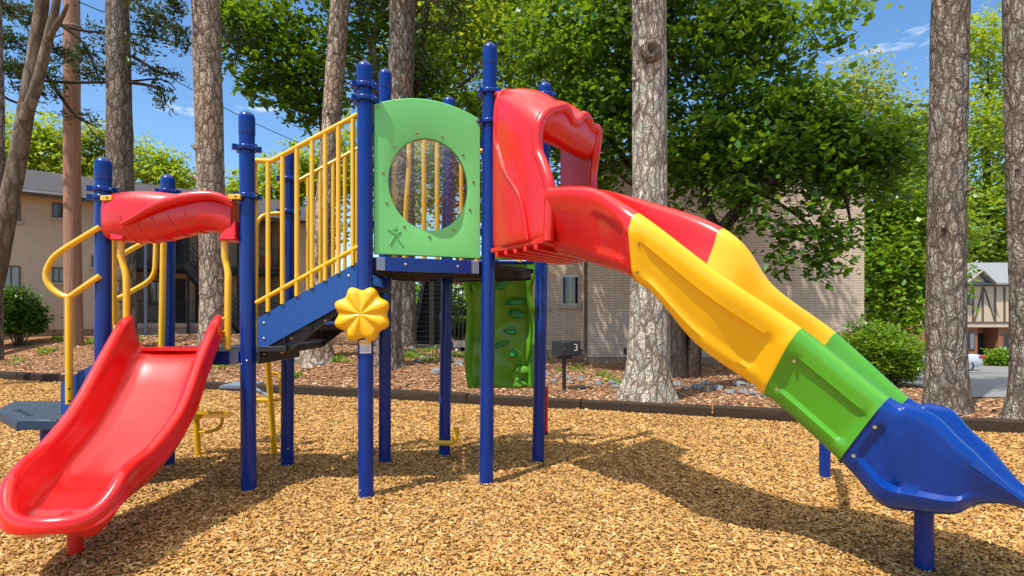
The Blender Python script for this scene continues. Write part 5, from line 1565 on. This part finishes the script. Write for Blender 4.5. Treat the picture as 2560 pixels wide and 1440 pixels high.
for off in (0, .9):
    for h in (.55, 1.0): m.beam(s0 + nd * off + V(0, 0, h), s1 + nd * off + V(0, 0, h), .035, .035)
    for i in range(9): p = s0.lerp(s1, i / 8) + nd * off; m.box(p + V(0, 0, .5), ud * .015, nd * .015, V(0, 0, .5))
m.build('handrail', BLKM, ss, flat=True)
m = MB(); m.box(W_(tpx(672), -.3, z2f + .3), ud * .25, nd * .1, V(0, 0, .28)); m.build('planter_box', simple('red_planter', (.4, .05, .03), .6), BL, bevel=.02)

# ------------------------------------------------------------------ BRICK GABLE BUILDING, right
BRR = brickmat('beige_painted_brick', 1, 0, (.76, .60, .44), (.68, .53, .385), (.46, .355, .255), bw=.5, bh=.086, bump=1.0, msize=.013)
BRR2 = BRR
YB = 18.9; XA = (1470 - 1280) / F * YB; XB = (2138 - 1280) / F * (YB + .5)
BR = thing('apartment_building', (6.5, YB, 0), 'beige brick gable end of the nearer apartment building with a corner downspout', 'building')


def rb(name, mat, boxes, parent, bevel=0, flat=True):
    m = MB()
    for x in boxes: m.abox(*x)
    return m.build(name, mat, parent, flat=flat, bevel=bevel)


XP = .75; YW = 20.4; ZR = 6.45
rb('wall', BRR, [(XA, XB, YB, YB + 9, .35, ZR)], BR)
rb('footing', FOUND, [(XA + .012, XB - .012, YB + .012, YB + 8.9, -.3, .35)], BR)
rb('wall', BRR2, [(XP, XA - .003, YW, YW + 8, .5, ZR - .25)], BR)
rb('footing', FOUND, [(XP, XA - .003, YW + .01, YW + 7.9, -.2, .5)], BR)
rb('vent', DOORD, [((1560 - 1280) / F * YB, (1574 - 1280) / F * YB, YB - .012, YB - .002, .45, .66)], BR)


def rwin(x0, x1, z0, z1, y, glass):
    f = rb('window', ALU, [(x0, x1, y - .03, y - .002, z1 - .045, z1), (x0, x1, y - .03, y - .002, z0, z0 + .045), (x0, x0 + .045, y - .029, y - .002, z0 + .045, z1 - .045), (x1 - .045, x1, y - .029, y - .002, z0 + .045, z1 - .045), ((x0 + x1) / 2 - .02, (x0 + x1) / 2 + .02, y - .028, y - .002, z0 + .045, z1 - .045)], BR)
    rb('pane', glass, [(x0 + .045, x1 - .045, y - .012, y - .003, z0 + .045, z1 - .045)], f)
    rb('sill', TRIMW, [(x0 - .1, x1 + .06, y - .08, y - .002, z0 - .13, z0 - .002)], f)


k = YW / F
rwin((1404 - 1280) * k, (1448 - 1280) * k, H + (HZ - 762) * k, H + (HZ - 690) * k, YW, GLASSD)
rwin((1352 - 1280) * k, (1372 - 1280) * k, H + (HZ - 768) * k, H + (HZ - 700) * k, YW, GLASSD)
rwin((1404 - 1280) * k, (1448 - 1280) * k, H + (HZ - 560) * k, H + (HZ - 490) * k, YW, GLASSD)
m = MB(); xd = XA - .02; m.abox(xd - .09, xd - .005, YB + .1, YB + .2, .25, ZR - .2); m.tube([V(xd - .047, YB + .15, .3), V(xd - .047, YB - .05, .2), V(xd - .15, YB - .3, .16)], .05, 8); m.build('downspout', TRIMB, BR)
m = MB(); m.tube([V(XA + .1, YB - .02, 3.82), V(XA + .18, YB - .18, 3.8), V(XA + .2, YB - .22, 3.72)], [.03, .05, .075], 10); m.build('floodlight', TRIMW, BR)
# low gable roof
m = MB(); xm = (XA + XB) / 2; ov = .45
m.prism([V(XA - ov, YB - ov, ZR - .05), V(xm, YB - ov, ZR + 1.5), V(xm, YB + 9.4, ZR + 1.5), V(XA - ov, YB + 9.4, ZR - .05)], V(0, 0, .12))
m.prism([V(xm, YB - ov, ZR + 1.5), V(XB + ov, YB - ov, ZR - .05), V(XB + ov, YB + 9.4, ZR - .05), V(xm, YB + 9.4, ZR + 1.5)], V(0, 0, .12))
rfr = m.build('roof', shingle('brown_shingle', (.12, .11, .10)), BR, flat=True)
m = MB(); m.prism([V(XA, YB + .002, ZR), V(XB, YB + .002, ZR), V(xm, YB + .002, ZR + 1.46)], V(0, .25, 0)); m.build('gable', BRR, BR, flat=True)
m = MB(); m.prism([V(XP - ov, YW - .5, ZR - .35), V(XA - .01, YW - .5, ZR - .35), V(XA - .01, YW + 4, ZR + .9), V(XP - ov, YW + 4, ZR + .9)], V(0, 0, .12)); m.build('side_roof', shingle('brown_shingle_b', (.12, .11, .10)), BR, flat=True)
# porch, pickets and black outside stair beside the side wing
pz = .78
rb('porch_slab', CONC, [(-2.2, XP - .003, 21.0, 27, pz - .2, pz)], BR)
rb('porch_wall', TRIMW, [((x - 1280) / F * 21.2 - .09, (x - 1280) / F * 21.2 + .09, 21.05, 21.25, .1, pz - .2) for x in (1145, 1172, 1215)], BR)
rb('gallery_slab', BLKM, [(-4.3, XP - .003, 24.3, 27, 3.3, 3.55)], BR)
rb('porch_wall', BRR2, [(-1.2, XP - .003, 27.0, 27.3, .3, ZR)], BR)
pr = rb('railing', BLKM, [(-2.2, XP, 21.02, 21.06, pz + .06, pz + .1), (-2.2, XP, 21.02, 21.06, pz + 1.98, pz + 2.02)], BR)
m = MB(); x = -2.15
while x < XP: m.abox(x - .022, x + .022, 21.03, 21.05, pz + .1, pz + 1.98); x += .15
m.build('picket', BLKM, pr, flat=True)
sx0, sx1 = (1037 - 1280) / F * 21.6, (1100 - 1280) / F * 21.6
gz0 = hgt(-3.3, 21.5); m = MB(); nst = 15
for sx in (sx0, sx1): m.beam(V(sx, 21.5, gz0 + .05), V(sx, 24.5, 3.5), .06, .3)
bs = m.build('stair', BLKM, BR, flat=True)
m = MB()
for i in range(nst):
    y = 21.5 + 3.0 * (i + .5) / nst; z = gz0 + .1 + (3.45 - gz0) * (i + .5) / nst; m.abox(sx0, sx1, y - .12, y + .12, z - .02, z + .02); m.abox(sx0, sx1, y + .085, y + .1, z - .20, z - .021)
m.build('tread', simple('stair_tread_edge', (.06, .06, .06), .5), bs, flat=True)
m = MB()
for sx in (sx0, sx1):
    for h in (.5, .95): m.beam(V(sx, 21.5, gz0 + .05 + h), V(sx, 24.5, 3.5 + h), .04, .04)
    for i in range(10): y = 21.5 + 3.0 * i / 9; z = gz0 + .05 + (3.45 - gz0) * i / 9; m.abox(sx - .015, sx + .015, y - .015, y + .015, z, z + .95)
m.build('handrail', BLKM, bs, flat=True)
rb('column', simple('weathered_post', (.12, .12, .09), .8), [((1079 - 1280) / F * 20.9 - .08, (1079 - 1280) / F * 20.9 + .08, 20.85, 21.0, .1, 3.3)], BR)
rb('kerb', CONC, [(sx0 - .5, sx1 + .3, 20.75, 21.35, .2, gz0 + .1)], BR)

# ------------------------------------------------------------------ TUDOR HOUSE
BRT = brickmat('red_brick', 1, 0, (.44, .15, .065), (.36, .11, .05), (.3, .2, .14), bw=.22, bh=.07)
YH = 40.0; kh = YH / F
hx_ = lambda px: (px - 1280) * kh
hz_ = lambda py: H + (HZ - py) * kh
TH_ = thing('tudor_house', (hx_(2480), YH, hz_(912)), 'half-timbered townhouse with red brick ground floor and small gable', 'house')
zt0, zt1, zt2 = hz_(918), hz_(818), hz_(712)
xl, xr = hx_(2372), hx_(2640)
rb('brick_wall', BRT, [(xl, hx_(2444), YH, YH + 7, zt0 - .3, zt1), (hx_(2496), xr, YH, YH + 7, zt0 - .3, zt1), (hx_(2444), hx_(2496), YH + 1.2, YH + 7, zt0 - .3, zt1)], TH_)
rb('upper_wall', STUCCO, [(xl, xr, YH - .25, YH + 7, zt1 + .003, zt2)], TH_)
tb = []
for px in (2408, 2425, 2449, 2480, 2503, 2519, 2560): tb.append((hx_(px) - .07, hx_(px) + .07, YH - .285, YH - .252, hz_(805), hz_(718)))
rb('timber', TRIMB, tb + [(xl, xr, YH - .29, YH - .252, hz_(808), hz_(804)), (xl, xr, YH - .3, YH - .252, zt2 - .12, zt2)], TH_)
m = MB()
for a_, b_ in (((2449, 722), (2428, 802)), ((2453, 722), (2478, 802))): m.beam(V(hx_(a_[0]), YH - .27, hz_(a_[1])), V(hx_(b_[0]), YH - .27, hz_(b_[1])), .05, .13, up=(0, 1, 0))
m.build('timber', TRIMB, TH_, flat=True)
for (pa_, pb_, ya, yb, yo) in ((2411, 2436, 830, 874, YH), (2507, 2535, 834, 878, YH), (2409, 2424, 727, 762, YH - .25), (2521, 2535, 740, 760, YH - .25)):
    f = rb('window', TRIMB, [(hx_(pa_), hx_(pb_), yo - .05, yo - .002, hz_(yb), hz_(ya))], TH_)
    rb('pane', GLASSD, [(hx_(pa_) + .08, hx_((pa_ + pb_) / 2) - .03, yo - .06, yo - .052, hz_(yb) + .08, hz_(ya) - .08)], f)
    rb('pane', GLASSB, [(hx_((pa_ + pb_) / 2) + .03, hx_(pb_) - .08, yo - .06, yo - .052, hz_(yb) + .08, hz_(ya) - .08)], f)
rb('door', DOORD, [(hx_(2477), hx_(2494), YH + 1.14, YH + 1.198, zt0, hz_(834))], TH_)
m = MB(); rz = hz_(668)
m.prism([V(xl - .5, YH - .7, zt2 - .05), V(xr + .5, YH - .7, zt2 - .05), V(xr + .5, YH + 4, rz + .6), V(xl - .5, YH + 4, rz + .6)], V(0, 0, .14))
gx0, gxm, gx1, gzp = hx_(2396), hx_(2426), hx_(2458), hz_(682)
m.prism([V(gx0 - .3, YH - 1.0, hz_(712)), V(gxm, YH - 1.0, gzp), V(gxm, YH + 2.5, gzp), V(gx0 - .3, YH + 2.5, hz_(712))], V(0, 0, .14))
m.prism([V(gxm, YH - 1.0, gzp), V(gx1 + .1, YH - 1.0, hz_(714)), V(gx1 + .1, YH + 2.5, hz_(714)), V(gxm, YH + 2.5, gzp)], V(0, 0, .14))
rt = m.build('roof', shingle('grey_blue_shingle', (.24, .245, .26)), TH_, flat=True)
m = MB(); m.beam(V(gx0 - .3, YH - 1.03, hz_(711)), V(gxm, YH - 1.03, gzp + .08), .05, .2, up=(0, 1, 0)); m.beam(V(gxm, YH - 1.03, gzp + .08), V(gx1 + .1, YH - 1.03, hz_(713)), .05, .2, up=(0, 1, 0)); m.build('bargeboard', TRIMW, rt, flat=True)
m = MB(); m.prism([V(gx0, YH - .55, hz_(713)), V(gx1 - .1, YH - .55, hz_(713)), V(gxm, YH - .55, gzp - .05)], V(0, .1, 0)); m.build('gable', STUCCO, rt, flat=True)
rb('walk', CONC, [(hx_(2430), hx_(2560), YH - 3, YH - .31, zt0 - .3, zt0 + .06)], TH_)

# ------------------------------------------------------------------ PARKED CAR
YC = 33.0; kc = YC / F; xc1 = (2432 - 1280) * kc; Lc_ = 4.6; zc0 = hgt(xc1 - 2, YC) + .02
CR = thing('parked_car', (xc1 - Lc_ / 2, YC, zc0), 'silver white sedan parked beyond the brown pine', 'car')
CARP = NT('pearl_car_paint'); CARP.base((.62, .64, .66)); CARP.set(Roughness=.25, Metallic=.25, Coat=.8, Coat_roughness=.05); CARP = CARP.mat
cs = []   # x from tail (0) forward, half width, z low, z belt(top of body)
for (x, hw_, zl_, zt_) in ((0, .62, .42, .80), (.06, .78, .30, .92), (.35, .86, .24, .98), (1.0, .89, .2, .98), (2.2, .9, .2, .94), (3.2, .89, .2, .93), (4.1, .84, .24, .80), (4.5, .68, .34, .66), (4.6, .5, .42, .58)):
    row = []
    for (a, b_) in ((-.9, 0), (-1, .2), (-1, .6), (-.95, .88), (-.82, 1), (0, 1.03), (.82, 1), (.95, .88), (1, .6), (1, .2), (.9, 0)):
        row.append(V(xc1 - x, YC + a * hw_, zc0 + zl_ + (zt_ - zl_) * b_))
    cs.append(row)
m = MB(); m.grid(cs, closev=True, cap=True); m.build('body', CARP, CR, sharp=45)
cabin = [(.55, .60, .96, .97), (1.05, .66, .96, 1.38), (1.9, .68, .95, 1.45), (2.6, .66, .94, 1.42), (3.35, .62, .93, .95)]
rows = [[V(xc1 - x, YC + a * w * (1 if j in (0, 5) else .86 if j in (1, 4) else .78), zc0 + zl_ + (zt_ - zl_) * f) for j, (a, f) in enumerate(((-1, 0), (-1, .72), (-1, 1), (1, 1), (1, .72), (1, 0)))] for (x, w, zl_, zt_) in cabin]
m = MB(); m.grid(rows, closev=True, cap=True); m.build('windows', GLASSD, CR, sharp=20)
m = MB(); rows = [[V(xc1 - x, YC + a * .6, zc0 + z + .02 * (1 - a * a)) for a in (-1, -.5, 0, .5, 1)] for (x, z) in ((.9, 1.27), (1.1, 1.395), (1.9, 1.455), (2.6, 1.43), (2.85, 1.3))]; m.grid(rows)
for x in (1.02, 1.95, 2.8): m.beam(V(xc1 - x - .0, YC - .66, zc0 + .95), V(xc1 - x + (.0 if x < 2 else .0), YC - .57, zc0 + 1.40), .06, .04)
m.build('cabin_roof', CARP, CR)
for x in (.95, 3.7):
    for sgn in (-1, 1):
        m = MB(); m.lathe(V(xc1 - x, YC + sgn * .78, zc0 + .32), [(.31, -.1), (.33, -.06), (.33, .06), (.31, .1)], 22, axis=(0, 1, 0)); wh = m.build('wheel', BLKM, CR)
        m = MB(); m.lathe(V(xc1 - x, YC + sgn * .88, zc0 + .32), [(.2, 0), (.2, .015)], 18, axis=(0, sgn, 0)); m.build('rim', ALU, wh)
TAIL = simple('tail_lamp', (.55, .02, .02), .2)
for sgn in (-1, 1):
    m = MB(); m.box(V(xc1 - .16, YC + sgn * .74, zc0 + .83), V(.17, 0, 0), V(0, .12, 0), V(0, 0, .07)); m.build('tail_light', TAIL, CR, bevel=.02)
m = MB(); m.abox(xc1 - .12, xc1 + .05, YC - .66, YC + .66, zc0 + .34, zc0 + .50); m.build('bumper', CARP, CR, bevel=.03)

for o in bpy.data.objects:
    if '_o' in o: del o['_o']
